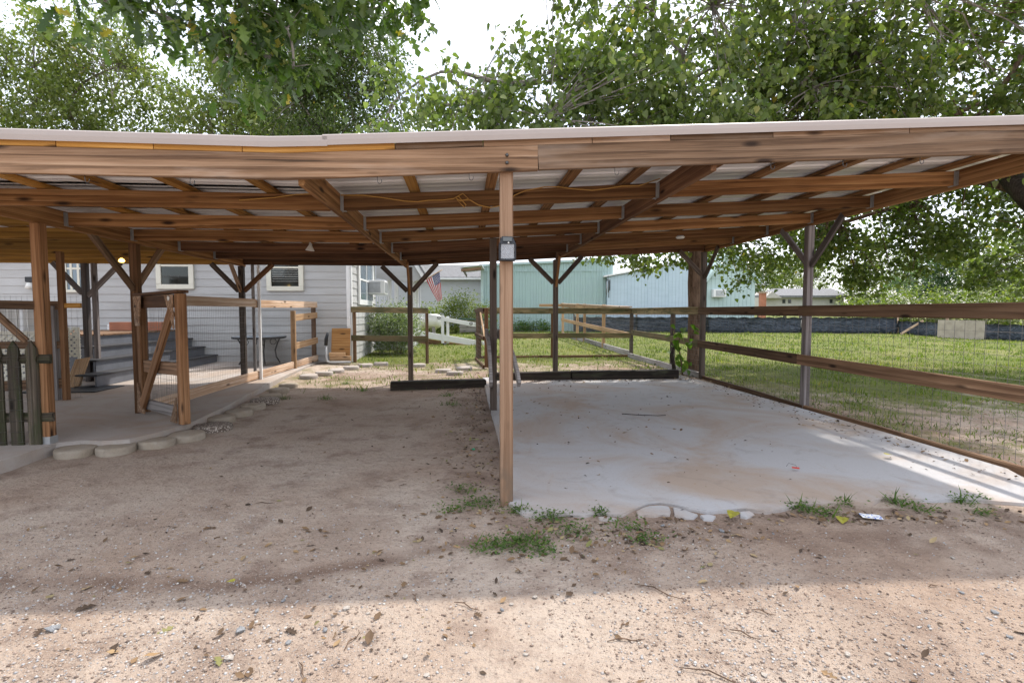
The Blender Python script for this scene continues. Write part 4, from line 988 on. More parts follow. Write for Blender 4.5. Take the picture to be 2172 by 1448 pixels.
board('rim', at(973, 676, 22.9), at(1032, 678, 22.9), .3, .06, plain('green_rim', (.03, .08, .055, 1), .6), PB_)
for u in (977, 1028): p = at(u, 707, 23.1); post('corner_post', p, at(u, 678, 23).z, .08, M['greyboard'], PB_)

# ------------------------------------------------------------------ neighbour house
NH = thing('grey_house', 'grey sided house with shingle roof behind the hedge', 'house', at(930, 690, 36))
nw0, nw1 = at(800, 680, 36), at(1040, 680, 36); nz0, nz1 = .3, at(900, 592, 36).z
bm = bmesh.new(); z = nz0
while z < nz1:
    for q in ([(nw0.x, 36, z), (nw1.x, 36, z), (nw1.x, 36.025, z + .13), (nw0.x, 36.025, z + .13)], [(nw0.x, 36, z), (nw0.x, 36.03, z), (nw1.x, 36.03, z), (nw1.x, 36, z)]):
        bm.faces.new([bm.verts.new(v) for v in q])
    z += .13
o = bm_obj('siding', bm, M['greysiding'], NH); o['kind'] = 'stuff'
prism('wall', [Vector((nw0.x, 36.03, .2)), Vector((nw1.x, 36.03, .2)), Vector((nw1.x, 44, .2)), Vector((nw0.x, 44, .2))], [Vector((nw0.x, 36.03, nz1)), Vector((nw1.x, 36.03, nz1)), Vector((nw1.x, 44, nz1)), Vector((nw0.x, 44, nz1))], M['greysiding'], NH)
rz = at(930, 565, 40).z
for y0, y1 in ((35.6, 40), (44.4, 40)):
    A = [Vector((nw0.x - .4, y0, nz1)), Vector((nw1.x + .4, y0, nz1)), Vector((nw1.x + .4, y1, rz)), Vector((nw0.x - .4, y1, rz))]
    prism('roof', A, [q + Vector((0, 0, .12)) for q in A], M['shingle'], NH)
board('gutter', Vector((nw0.x - .4, 35.55, nz1)), Vector((nw1.x + .4, 35.55, nz1)), .1, .12, M['white'], NH)

# ------------------------------------------------------------------ green metal building
GB = thing('green_metal_building', 'mint green ribbed metal building behind the back fence', 'building', at(1150, 702, 29.6))
yb = 29.6; x0, x1 = at(1021, 600, yb).x, at(1300, 600, yb).x
ztop = lambda x: lerp(at(1021, 565, yb).z, at(1300, 551, yb).z, (x - x0) / (x1 - x0))
npan = 8; pw = (x1 - x0) / npan
for k in range(npan):
    xa = x0 + k * pw; prof = []
    for j in range(3):
        r = xa + pw * j / 3; prof += [(r, 0), (r + .025, -.05), (r + .06, -.05), (r + .085, 0), (r + .16, 0), (r + .17, -.015), (r + .20, -.015), (r + .21, 0)]
    prof.append((xa + pw, 0)); bm = bmesh.new(); lo = [bm.verts.new((x, yb + y, .25)) for x, y in prof]; hi = [bm.verts.new((x, yb + y, ztop(x))) for x, y in prof]
    for i in range(len(prof) - 1): bm.faces.new((lo[i], lo[i + 1], hi[i + 1], hi[i]))
    bm_obj('wall_panel', bm, M['greenmetal'], GB)
prism('wall_core', [Vector((x0, yb + .012, .2)), Vector((x1, yb + .012, .2)), Vector((x1, yb + 9, .2)), Vector((x0, yb + 9, .2))], [Vector((x0, yb + .012, ztop(x0))), Vector((x1, yb + .012, ztop(x1))), Vector((x1, yb + 9, ztop(x1))), Vector((x0, yb + 9, ztop(x0)))], M['greenmetal'], GB)
board('roof_edge', Vector((x0 - .1, yb - .08, ztop(x0) + .03)), Vector((x1 + .1, yb - .08, ztop(x1) + .03)), .12, .1, M['greenmetal'], GB)
prism('roof', [Vector((x0 - .1, yb - .1, ztop(x0) + .08)), Vector((x1 + .1, yb - .1, ztop(x1) + .08)), Vector((x1 + .1, yb + 9, ztop(x1) + .5)), Vector((x0 - .1, yb + 9, ztop(x0) + .5))], [Vector((x0 - .1, yb - .1, ztop(x0) + .12)), Vector((x1 + .1, yb - .1, ztop(x1) + .12)), Vector((x1 + .1, yb + 9, ztop(x1) + .55)), Vector((x0 - .1, yb + 9, ztop(x0) + .55))], M['greysiding'], GB)
board('corner_trim', Vector((x0 + .05, yb - .045, .25)), Vector((x0 + .05, yb - .045, ztop(x0))), .03, .16, M['mint'], GB, up=Vector((1, 0, 0)))
board('seam_trim', Vector((x0 + .1, yb - .06, at(1100, 575, yb).z)), Vector((x1, yb - .06, at(1100, 574, yb).z)), .02, .05, M['greenmetal'], GB)
# brown lean-to eave on its left
LE = [at(976, 568, 27), at(1022, 563, 27), at(1022, 563, 27) + Vector((0, 3, .0)), at(976, 568, 27) + Vector((0, 3, 0))]
prism('lean_to_roof', LE, [q + Vector((0, 0, .06)) for q in LE], M['greysiding'], GB)
board('fascia', at(980, 569, 26.98), at(990, 585, 29.3), .05, .14, M['greyboard'], GB)
for k, y in enumerate((27.0, 27.9, 28.8)): board('eave_rafter', at(978, 571, y) - Vector((0, 0, .06)), at(1021, 567, y) - Vector((0, 0, .06)), .05, .14, M['rail'], GB)

# ------------------------------------------------------------------ pale blue shed and mint gable
BS = thing('pale_blue_shed', 'pale blue panelled shed beside the green metal building', 'shed', at(1400, 705, 29.3))
ys = 29.3; x0, x1 = at(1288, 600, ys).x, at(1506, 600, ys).x; zl, zr = at(1288, 588, ys).z, at(1506, 546, ys).z
pw = (x1 - x0) / 5
for k in range(5):
    xa = x0 + k * pw; bm = bmesh.new(); n = 6
    for j in range(n):
        a_, b_ = xa + pw * j / n + .006, xa + pw * (j + 1) / n - .006; za, zb_ = lerp(zl, zr, (a_ - x0) / (x1 - x0)), lerp(zl, zr, (b_ - x0) / (x1 - x0))
        q = [(a_, ys, .3), (b_, ys, .3), (b_, ys, zb_), (a_, ys, za)]; f = [bm.verts.new(v) for v in q]; r = [bm.verts.new((v[0], ys + .02, v[2])) for v in q]
        bm.faces.new(f); [bm.faces.new((f[i], f[(i + 1) % 4], r[(i + 1) % 4], r[i])) for i in range(4)]
    bm_obj('wall_panel', bm, M['blueshed'], BS)
    if k: board('batten', Vector((xa, ys - .015, .3)), Vector((xa, ys - .015, lerp(zl, zr, k / 5))), .02, .05, M['blueshed'], BS, up=Vector((1, 0, 0)))
prism('wall_core', [Vector((x0, ys + .015, .2)), Vector((x1, ys + .015, .2)), Vector((x1, ys + .015, zr)), Vector((x0, ys + .015, zl))], [Vector((x0, ys + 5, .2)), Vector((x1, ys + 5, .2)), Vector((x1, ys + 5, zr)), Vector((x0, ys + 5, zl))], plain('shed_groove', (.30, .38, .43, 1), .8), BS)
prism('roof', [Vector((x0 - .2, ys - .15, zl + .0)), Vector((x1, ys - .15, zr + .02)), Vector((x1, ys + 5.1, zr + .02)), Vector((x0 - .2, ys + 5.1, zl))], [Vector((x0 - .2, ys - .15, zl + .09)), Vector((x1, ys - .15, zr + .11)), Vector((x1, ys + 5.1, zr + .11)), Vector((x0 - .2, ys + 5.1, zl + .09))], M['white'], BS)
MG = thing('mint_gable_shed', 'pale mint gabled shed with window air conditioner behind the tree', 'shed', at(1560, 705, 29.1))
ym = 29.1; xl, xr = at(1500, 600, ym).x, at(1602, 600, ym).x; zw = at(1602, 592, ym).z; xp = (xl + xr) / 2 - .1; zp = zw + 1.55
n = 12
for k in range(n):
    a_, b_ = lerp(xl, xr, k / n) + .008, lerp(xl, xr, (k + 1) / n) - .008
    zz = lambda x: zw + (zp - zw) * (1 - abs(x - xp) / (xp - xl if x < xp else xr - xp))
    A = [Vector((a_, ym, .3)), Vector((b_, ym, .3)), Vector((b_, ym, zw)), Vector((a_, ym, zw))]; prism('siding_board', A, [q + Vector((0, .02, 0)) for q in A], M['mint'], MG)
    A = [Vector((a_, ym - .012, zw + .01)), Vector((b_, ym - .012, zw + .01)), Vector((b_, ym - .012, max(zw + .02, zz(b_)))), Vector((a_, ym - .012, max(zw + .02, zz(a_))))]; prism('gable_board', A, [q + Vector((0, .02, 0)) for q in A], M['mint'], MG)
o5 = [Vector((xl, ym + .015, .2)), Vector((xr, ym + .015, .2)), Vector((xr, ym + .015, zw)), Vector((xp, ym + .015, zp)), Vector((xl, ym + .015, zw))]
prism('wall_core', o5, [q + Vector((0, 6, 0)) for q in o5], plain('mint_groove', (.28, .38, .35, 1), .8), MG)
for xe in (xl - .25, xr + .25):
    ze = zw - .25 * 1.3 + .08; A = [Vector((xe, ym - .2, ze)), Vector((xp, ym - .2, zp + .05)), Vector((xp, ym + 6.2, zp + .05)), Vector((xe, ym + 6.2, ze))]
    prism('roof', A, [q + Vector((0, 0, .08)) for q in A], M['mint'], MG)
    board('rake_trim', Vector((xe, ym - .22, ze)), Vector((xp, ym - .22, zp + .05)), .03, .14, M['mint'], MG)
p = at(1524, 622, ym - .12); o = thing('shed_air_conditioner', 'white air conditioner set in the wall of the mint shed', 'air conditioner', p)
box('case', (-.35, -.2, -.22), (.35, .15, .22), M['white'], o, Matrix.Translation(p), .02); box('grille', (-.22, -.212, -.15), (.28, -.201, .15), M['galv'], o, Matrix.Translation(p), .004)
p = at(1290, 583, 28.9); o = thing('wind_chime', 'black wind chime hanging at the corner of the blue shed', 'wind chime', p)
lathe('top_disc', [(0, .04), (.12, .03), (.14, 0), (0, 0)], M['black'], o, Matrix.Translation(p - Vector((0, 0, .3))), 12); tube('cord', [p, p - Vector((0, 0, .3))], .01, M['black'], o, 4)
for k in range(5): an = k * 1.257; q = p + Vector((.1 * math.cos(an), .1 * math.sin(an), -.32)); tube('chime_tube', [q, q - Vector((0, 0, .55 + .1 * k))], .022, M['galv'] if k % 2 else M['black'], o, 6)

# ------------------------------------------------------------------ black sheeting fence
def tarp_mat():
    m = NT('blue_black_sheeting'); v = m.coords((1.2, 1.2, 3)); n = m.noise(v, 2.2, 5, .6, 1.5); m.bump(n, .9, .08)
    return m.done(m.mix(m.mr(n, .35, .7), (.035, .046, .068, 1), (.15, .175, .22, 1)), .4)
M['tarp'] = tarp_mat()
TP = thing('sheeting_fence', 'low fence hung with wrinkled blue black plastic sheeting across the yard', 'fence', at(1600, 706, 28.4))
path = [(at(1218, 702, 28.6)), at(1350, 704, 28.4), at(1500, 706, 28.0), at(1700, 707, 27.6), at(1904, 708, 26.6), at(2010, 714, 23.6), at(2190, 726, 20.5)]
def sheetseg(a, b, h):
    L = (b - a).length; n = max(8, int(L / .12)); bm = bmesh.new(); rows = []
    d = (b - a).normalized(); nn = Vector((d.y, -d.x, 0)); oo = random.random() * 99
    for i in range(n + 1):
        p = lerp(a, b, i / n); r = []
        for j in range(5):
            f = j / 4; w = .10 * noise.noise(Vector((i * .22, f * 2, oo))); r.append(bm.verts.new(Vector((p.x, p.y, gz0(p.x, p.y) - .03 + h * f - (.05 * math.sin(i * .6) ** 2 if j == 4 else 0))) + nn * w))
        rows.append(r)
    for r0, r1 in zip(rows[:-1], rows[1:]):
        for j in range(4): bm.faces.new((r0[j], r1[j], r1[j + 1], r0[j + 1]))
    bmesh.ops.solidify(bm, geom=bm.faces[:], thickness=.01); bm_obj('sheeting', bm, M['tarp'], TP, smooth_=True)
for i, (a, b) in enumerate(zip(path[:-1], path[1:])):
    sheetseg(a, b, .88 if i < 4 else .72); m_ = max(1, int((b - a).length / 2.6))
    for k in range(m_):
        p = lerp(a, b, k / m_) + Vector((0, .06, 0)); post('post', G(p), gz0(p.x, p.y) + 1.05, .09, M['railpale'] if i >= 4 else M['greyboard'], TP)
    board('top_rail', Vector((a.x, a.y + .0, gz0(a.x, a.y) + 1.02)), Vector((b.x, b.y + .0, gz0(b.x, b.y) + 1.02)), .04, .1, M['railpale'], TP)
a, b = at(1988, 712, 23.4), at(2087, 719, 21.6); a.z, b.z = gz0(a.x, a.y) + .0, gz0(b.x, b.y) + .0
o = board('gate_panel', a, b, .03, .80, plain('pale_board', (.46, .40, .33, 1), .8, 0, .15, 4), None, anchor='b'); tag(o, 'pale tan board standing against the sheeting fence', 'board')
a, b = at(1911, 708, 25.9), at(1958, 680, 25.2); o = board('prop_stick', a, b, .06, .1, M['railpale'], None); tag(o, 'slanting pale stick propped in front of the black sheeting', 'stick')
# tall pale fence running back from the corner
TFN = thing('yard_fence', 'taller tan board fence running back from the mossy corner', 'fence', G(W(4.7, 17)))
tp_ = [14.3, 17.2, 20.0, 21.3, 24.5]
for t in tp_[1:]: p = W(4.72, t); post('post', G(p), 1.35 + .026 * (t - 6), .1, M['railnew'], TFN)
for t0, t1 in zip(tp_[:-1], tp_[1:]):
    zt = lambda t: 1.36 + .027 * (t - 9); zm = lambda t: .72 + .03 * (t - 14)
    board('rail', W(4.65, t0, zt(t0)), W(4.65, t1 - .01, zt(t1)), .04, .14, M['railnew'], TFN, anchor='t'); board('rail', W(4.65, t0, zm(t0)), W(4.65, t1 - .01, zm(t1)), .04, .14, M['railnew'], TFN, anchor='c')
    board('rail_cap', W(4.68, t0, zt(t0) + .04), W(4.68, t1 - .01, zt(t1) + .04), .14, .035, M['railpale'], TFN, anchor='t')
    a, b = G(W(4.72, t0)), G(W(4.72, t1 - .01)); board('kick_board', a, b, .05, .16, M['greyboard'], TFN, anchor='b')
board('rail', W(4.7, 24.5, 1.72), W(3.6, 24.7, 1.72), .04, .14, M['railnew'], TFN)
wires('wire_mesh', G(W(4.76, 14.3)), G(W(4.76, 24.5)), 1.35, .12, .14, TFN, r=.003)
# far hedge-row house, brick pier
FH = thing('far_house', 'distant beige house with dark hipped roof seen under the leaves', 'house', at(1690, 660, 62))
yf = 62
prism('wall', [at(1610, 665, yf), at(1790, 665, yf), at(1790, 630, yf), at(1610, 630, yf)], [q + Vector((0, 9, 0)) for q in (at(1610, 665, yf), at(1790, 665, yf), at(1790, 630, yf), at(1610, 630, yf))], plain('beige_wall', (.50, .48, .44, 1), .8), FH)
A = [at(1600, 631, yf - .6), at(1800, 631, yf - .6), at(1765, 616, yf + 4), at(1640, 616, yf + 4)]
prism('roof', A, [q + Vector((0, 0, .25)) for q in A], M['shingle'], FH)
for u in (1660, 1672, 1760): A = [at(u, 643, yf - .05), at(u + 6, 643, yf - .05), at(u + 6, 635, yf - .05), at(u, 635, yf - .05)]; prism('window', A, [q + Vector((0, .04, 0)) for q in A], M['glass'], FH)
A = [at(1622, 632, yf - 1), at(1660, 632, yf - 1), at(1638, 618, yf - 1)]; prism('gable', A, [q + Vector((0, 4, 0)) for q in A], plain('gable_beige', (.45, .42, .38, 1), .8), FH)
p = at(1617, 650, 45); o = thing('brick_pier', 'slim red brick pier standing at the mint shed corner', 'pier', G(p))
post('shaft', G(p), at(1617, 622, 45).z, .45, M['brick'], o, 0); box('cap', (-.3, -.3, 0), (.3, .3, .12), M['railpale'], o, Matrix.Translation((p.x, p.y, at(1617, 622, 45).z)), .01)
# ------------------------------------------------------------------ leaves and trees
HEART_V = [(0, 0, 0), (.42, 0, -.035), (1, 0, -.14), (-.07, .2, .03), (.22, .43, .07), (.62, .29, .0), (-.07, -.2, .03), (.22, -.43, .07), (.62, -.29, .0)]
HEART_F = [(0, 1, 4), (0, 4, 3), (1, 2, 5), (1, 5, 4), (0, 7, 1), (0, 6, 7), (1, 8, 2), (1, 7, 8)]
SMALL_V = [(0, 0, 0), (.5, .24, .05), (1, 0, -.04), (.5, -.24, .05)]; SMALL_F = [(0, 1, 2), (0, 2, 3)]
OAK_V = [(0, 0, 0), (.4, 0, -.02), (.75, 0, -.06), (1, 0, -.13), (.12, .07, .01), (.28, .20, .04), (.38, .08, .0), (.55, .27, .04), (.62, .10, -.02), (.82, .19, -.02)]
OAK_V += [(x, -y, z) for x, y, z in OAK_V[4:]]
OAK_F = [(0, 1, 4), (1, 6, 5), (1, 5, 4), (1, 8, 6), (1, 2, 8), (6, 8, 7), (2, 9, 8), (2, 3, 9)]
OAK_F += [tuple({4: 10, 5: 11, 6: 12, 7: 13, 8: 14, 9: 15}.get(i, i) for i in f)[::-1] for f in OAK_F]
LC = {'mul': ((.050, .078, .026, 1), (.125, .16, .045, 1), (.23, .25, .09, 1)), 'oak': ((.025, .050, .012, 1), (.065, .105, .022, 1), (.125, .16, .035, 1)),
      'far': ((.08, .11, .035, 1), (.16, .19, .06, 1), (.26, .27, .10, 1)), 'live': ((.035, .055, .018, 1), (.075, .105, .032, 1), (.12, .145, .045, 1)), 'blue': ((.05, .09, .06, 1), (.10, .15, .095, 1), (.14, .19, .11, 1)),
      'bush': ((.06, .10, .03, 1), (.17, .21, .10, 1), (.40, .43, .32, 1)), 'hedge': ((.07, .10, .02, 1), (.14, .18, .035, 1), (.26, .27, .07, 1)), 'grass': ((.07, .105, .018, 1), (.135, .175, .028, 1), (.28, .25, .09, 1)), 'weed': ((.05, .10, .02, 1), (.09, .16, .03, 1), (.14, .19, .04, 1))}
LMAT = {k: leafmat('leaf_' + k, *v, rough=.27 if k in ('mul', 'oak') else .5) for k, v in LC.items()}
LMAT1 = {k: leafmat('single_leaf_' + k, *LC[k], attr=False) for k in ('mul', 'oak')}
def proj(P):
    P = np.asarray(P, float); y = P[:, 1]; z = P[:, 2] - CAM_H; f = y * math.cos(PITCH) - z * math.sin(PITCH); up = y * math.sin(PITCH) + z * math.cos(PITCH)
    f = np.where(f < .05, .05, f); return 1086 + FPX * P[:, 0] / f, 724 - FPX * up / f, f
def limb_path(a, b, n=7, j=.12, lift=.15):
    a, b = Vector(a), Vector(b); L = (b - a).length; pts = []; w1, w2 = Vector((random.uniform(-1, 1), random.uniform(-1, 1), random.uniform(-.5, .5))), Vector((random.uniform(-1, 1), random.uniform(-1, 1), random.uniform(-.5, .5)))
    for i in range(n + 1):
        f = i / n; pts.append(lerp(a, b, f) + (w1 * math.sin(f * math.pi) + w2 * .6 * math.sin(f * 2 * math.pi)) * L * j + Vector((0, 0, lift * L * math.sin(f * math.pi))))
    return pts
def tree(name, label, trunk, rad, blobs, leaf, size, per, lm, bk, group=None, parts=0, spread=.35, limbs_per=3, droop=(.1, 1.2), cat='tree', twig_r=.006, flat=1.0, tbark=None):
    """trunk: world polyline; blobs: (centre, radii, clusters)"""
    T = thing(name, label, cat, trunk[0], group)
    tube('trunk', trunk, rad, tbark or bk, T, 12)
    pts_l = [Vector(p) for p in trunk[len(trunk) // 2:]]
    for c, r, n in blobs:
        for _ in range(limbs_per):
            d = Vector((random.uniform(-.6, .6) * r[0], random.uniform(-.6, .6) * r[1], random.uniform(-.4, .5) * r[2])); e = Vector(c) + d
            st0 = min(pts_l, key=lambda q: (q - e).length + 2.0 * max(0, q.z - e.z) + random.random() * .5)
            pth = limb_path(st0, e); L = (e - st0).length; r0 = min(rad[-1] * .7, .018 * L + .01)
            tube('limb', pth, [lerp(r0, .012 if size < .2 else .015, i / (len(pth) - 1)) for i in range(len(pth))], bk, T, 7); pts_l += pth[2:]
    PL = np.array([tuple(p) for p in pts_l]); pos = []; yaw = []; pit = []; bmt = bmesh.new()
    for c, r, n in blobs:
        k = 0
        while k < n:
            q = rng.uniform(-1, 1, 3)
            if q @ q > 1: continue
            k += 1; C = np.array(c) + q * np.array(r)
            i = np.argmin(((PL - C) ** 2).sum(1) + rng.uniform(0, .3, len(PL))); A = Vector(PL[i]); E = Vector(C)
            if (E - A).length > .05:
                tube_pts(bmt, limb_path(A, E, 3, .08, .05), [twig_r * 1.5, twig_r * 1.2, twig_r, twig_r * .6], 3, False)
            m = max(3, int(per * rng.uniform(.6, 1.4)))
            dirv = rng.normal(0, 1, 3); dirv[2] = dirv[2] * .4 - .3; dirv /= np.linalg.norm(dirv)
            f = rng.uniform(-.6, 1, m)[:, None]; pos.append(C + f * dirv * spread + rng.normal(0, spread * .42, (m, 3)) * np.array([1, 1, .8 * flat])); yaw.append(rng.uniform(0, 2 * math.pi, m)); pit.append(rng.uniform(*droop, m))
    pos = np.concatenate(pos); yaw = np.concatenate(yaw); pit = np.concatenate(pit); n = len(pos)
    mats = rot_mats(n, pos, size * (.45 + .85 * rng.random(n)), yaw, pit, rng.normal(0, .55, n)); tint = np.clip(rng.beta(2.2, 2.2, n) * .9 + (rng.random(n) < .012) * .5, 0, 1)
    tv, tf = {'heart': (HEART_V, HEART_F), 'small': (SMALL_V, SMALL_F), 'oak': (OAK_V, OAK_F)}[leaf]
    o = bm_obj('twigs', bmt, bk, T); o['kind'] = 'stuff'
    keep = np.ones(n, bool)
    if parts:
        u, v, f = proj(pos); ok = (u > 10) & (u < 2160) & (v > 5) & ((v < 285) | (v > 545)) & (pos[:, 1] > 1)
        idx = np.where(ok)[0]; idx = idx[np.argsort(f[idx])][:parts]; keep[idx] = False
        lme = bpy.data.meshes.new('leaf'); lme.from_pydata([tuple(x) for x in tv], [], [tuple(x) for x in tf]); lme.materials.append(LMAT1[lm])
        for i in idx:
            mm = Matrix([list(mats[i][r]) for r in range(3)] + [[0, 0, 0, 1]]); put(bpy.data.objects.new('leaf', lme), mm, T)
    o = mass('crown', tv, tf, mats[keep], LMAT[lm], T, None, tint[keep]); o['kind'] = 'stuff'
    return T
tb0 = G(at(1475, 790, 10.75))
tree('mulberry_tree', 'mulberry tree with thick reddish trunk and heart shaped leaves behind the fence', [tb0 - Vector((0, 0, .1)), tb0 + Vector((-.02, 0, .5)), tb0 + Vector((-.03, 0, 1.2)), tb0 + Vector((-.06, 0, 1.9)), tb0 + Vector((-.02, 0, 2.5)), tb0 + Vector((-.1, 0, 3.3))], [.20, .15, .135, .13, .15, .11],
     [((3.9, 9.6, 6.4), (3.6, 2.6, 2.6), 250), ((6.8, 10.2, 6.2), (3.0, 2.4, 2.4), 150), ((1.1, 9.2, 5.2), (1.9, 1.6, 1.1), 70), ((-1.0, 9.0, 4.65), (1.7, 1.3, .7), 34), ((3.1, 11.3, 2.75), (1.5, .7, .45), 22), ((2.0, 8.8, 4.5), (2.6, 1.6, .7), 60)],
     'heart', .104, 60, 'mul', M['barkgrey'], parts=300, spread=.34, limbs_per=5, twig_r=.009, tbark=M['bark'])
# big leafy tree on the right
rb0 = G(Vector((11.6, 9, 0)))
tree('shade_tree', 'broad dark trunked tree shading the grass beyond the right fence', [rb0 - Vector((0, 0, .1)), rb0 + Vector((-.6, .05, 1.2)), rb0 + Vector((-1.6, .1, 2.3)), rb0 + Vector((-2.6, .2, 3.4)), rb0 + Vector((-3.4, .5, 4.6))], [.30, .24, .20, .17, .12],
     [((8.6, 10.6, 5.9), (3.6, 2.6, 2.4), 230), ((6.3, 12.6, 3.2), (2.0, 1.5, 1.2), 85), ((8.6, 12.2, 3.1), (1.7, 1.4, 1.35), 85), ((11.2, 11.0, 3.3), (2.0, 1.8, 1.6), 95), ((5.6, 10.6, 5.6), (1.8, 1.4, 1.8), 60), ((9.5, 8.4, 4.4), (1.6, 1.2, 1.2), 45)],
     'heart', .10, 66, 'mul', M['bark'], spread=.38, limbs_per=4, twig_r=.009, tbark=M['tie'])
# overhanging oak, its trunk stands left of the drive
ob0 = G(Vector((-7.6, 3.2, 0)))
tree('overhanging_oak', 'lobed dark oak branch hanging over the carport roof', [ob0 - Vector((0, 0, .1)), ob0 + Vector((.1, .2, 1.6)), ob0 + Vector((.4, .5, 3.4)), ob0 + Vector((.9, .9, 5.2)), ob0 + Vector((1.5, 1.2, 6.6))], [.33, .27, .25, .22, .15],
     [((-3.0, 5.6, 4.75), (1.35, .7, .55), 60), ((-2.0, 5.7, 4.75), (1.2, .7, .5), 38), ((-2.75, 5.5, 3.95), (.8, .45, .4), 20), ((-4.1, 5.5, 4.6), (.5, .45, .45), 10), ((-1.75, 6.2, 5.2), (.6, .6, .3), 10), ((-2.6, 5.6, 5.6), (2.2, 1.0, .5), 40)],
     'oak', .19, 17, 'oak', M['barkgrey'], parts=300, spread=.2, twig_r=.004)
# small leaved live oak behind the house
lb0 = G(Vector((-6.6, 21, 0)))
tree('live_oak', 'fine leaved live oak rising behind the white house roof', [lb0, lb0 + Vector((0, 0, 2)), lb0 + Vector((.2, 0, 4)), lb0 + Vector((-.2, 0, 6))], [.35, .3, .26, .2],
     [((-6.6, 20, 7.6), (2.9, 2.2, 2.6), 230), ((-6.0, 20, 11.0), (2.2, 2.2, 1.8), 110), ((-8.0, 20, 11.2), (2.4, 2.2, 2.6), 140)], 'small', .16, 75, 'live', M['barkgrey'], spread=.55, twig_r=.012)
for i, (x, y, z, rx, rz, n, lab) in enumerate(((-15, 31, 12, 5.0, 6.2, 330, 'sunny pale green tree with grey limbs beside the live oak'), (-26, 32, 12.5, 6.5, 7.5, 450, 'sunny yellow green tree far behind the patio end'), (-12.5, 42, 11, 5, 6, 160, 'hazy pale tree farthest behind the white house'))):
    b0 = G(Vector((x, y, 0)))
    tree('background_tree', lab, [b0, b0 + Vector((.2, 0, 3)), b0 + Vector((-.2, 0, 6)), b0 + Vector((.3, 0, 9))], [.4, .34, .28, .2], [((x, y, z), (rx, 3.5, rz), n), ((x + 2, y - 1, z - 4), (rx * .7, 2.5, 2.8), n // 3)], 'small', .30, 75, 'far', M['barkgrey'], 'trees behind the white house', spread=.9, twig_r=.02, limbs_per=5)
for i, (u, y, z, r, lm, lab) in enumerate(((1985, 46, 5.2, 3.6, 'blue', 'hazy blue green tree beyond the yard'), (1700, 75, 6, 4.5, 'far', 'distant tree beside the beige house roof'), (2140, 40, 4.5, 3.2, 'far', 'mid green tree beyond the vine covered hedge'), (1610, 80, 6.5, 4, 'blue', 'distant blue tree behind the mint shed'), (1860, 60, 5.5, 4.5, 'far', 'distant pale tree over the vine covered hedge'), (1665, 92, 7, 6.5, 'far', 'wide distant tree behind the beige house'))):
    p = at(u, 660, y); b0 = G(p)
    tree('distant_tree', lab, [b0, b0 + Vector((0, 0, 1.5)), b0 + Vector((.2, 0, 3))], [.3, .25, .2], [((p.x, y, z), (r, r * .8, r * .95), 110)], 'small', .34, 60, lm, M['barkgrey'], 'trees beyond the yard', spread=.8, twig_r=.02)
# shrubs and hedges
def shrub(name, label, c, r, n, leaf, size, per, lm, cat='bush', spread=.16, group=None):
    c = Vector(c); b = G(c); T = thing(name, label, cat, b, group); bm = bmesh.new(); pos = []
    nst = max(5, int(10 * r[0]))
    for k in range(nst):
        e = c + Vector((random.uniform(-.8, .8) * r[0], random.uniform(-.8, .8) * r[1], random.uniform(-.2, .7) * r[2])); s0 = b + Vector((lerp(0, e.x - b.x, .45), lerp(0, e.y - b.y, .45), -.03))
        tube_pts(bm, limb_path(s0, e, 4, .06, 0), [.014, .011, .008, .006, .003], 4, False)
    bm_obj('stems', bm, M['bark'], T)['kind'] = 'stuff'
    k = 0
    while k < n:
        q = rng.uniform(-1, 1, 3)
        if q @ q > 1 or q @ q < .15: continue
        k += 1; C = np.array(c) + q * np.array(r); m = int(per * rng.uniform(.6, 1.4)); pos.append(C + rng.normal(0, spread, (m, 3)))
    pos = np.concatenate(pos); pos = pos[pos[:, 2] > b.z + .02]; m = len(pos)
    mats = rot_mats(m, pos, size * rng.uniform(.6, 1.3, m), rng.uniform(0, 6.28, m), rng.uniform(-.9, .9, m), rng.normal(0, .6, m))
    tv, tf = {'heart': (HEART_V, HEART_F), 'small': (SMALL_V, SMALL_F)}[leaf]
    mass('foliage', tv, tf, mats, LMAT[lm], T, None, np.clip(rng.beta(2, 2, m), 0, .95))['kind'] = 'stuff'
    return T
p = at(835, 692, 15.2); shrub('variegated_shrub', 'rounded variegated shrub beside the house behind the short fence', (p.x, p.y, .88), (.72, .6, .7), 190, 'small', .075, 50, 'bush')
for i, (u, y, rx, rz) in enumerate(((905, 27, .9, .5), (950, 27.5, 1.1, .75), (985, 27, 1.1, .9), (1015, 27.6, .9, .6))):
    p = at(u, 655, y); shrub('hedge_bush', ('low straggly hedge bush near the tank', 'wide hedge bush behind the ramp rail', 'tallest hedge bush under the flag and eave', 'hedge bush at the corner of the green building')[i], (p.x, y, .35 + rz), (rx, .6, rz + .25), 80, 'small', .13, 30, 'hedge', spread=.22)
for i, (u, y, rx, rz) in enumerate(((1840, 31, 2.2, .8), (1930, 31, 2.6, 1.15), (2040, 30, 2.6, 1.0), (2150, 29, 2.6, 1.1))):
    p = at(u, 655, y); shrub('vine_mound', ('lowest vine covered mound behind the sheeting fence', 'tallest vine covered mound behind the sheeting fence', 'vine covered mound behind the pale tan board', 'vine covered mound at the end of the sheeting fence')[i], (p.x, y, .3 + rz), (rx, 1.2, rz + .35), 170, 'small', .18, 26, 'hedge', spread=.28)
for i, u in enumerate((1095, 1125, 1152)):
    p = at(u, 698, 29.2); shrub('weed_clump', 'dark green weed clump along the foot of the green building', (p.x, 29.25, .55), (.55, .25, .3), 20, 'small', .14, 20, 'weed', 'weed', .15, 'weeds at the green building')
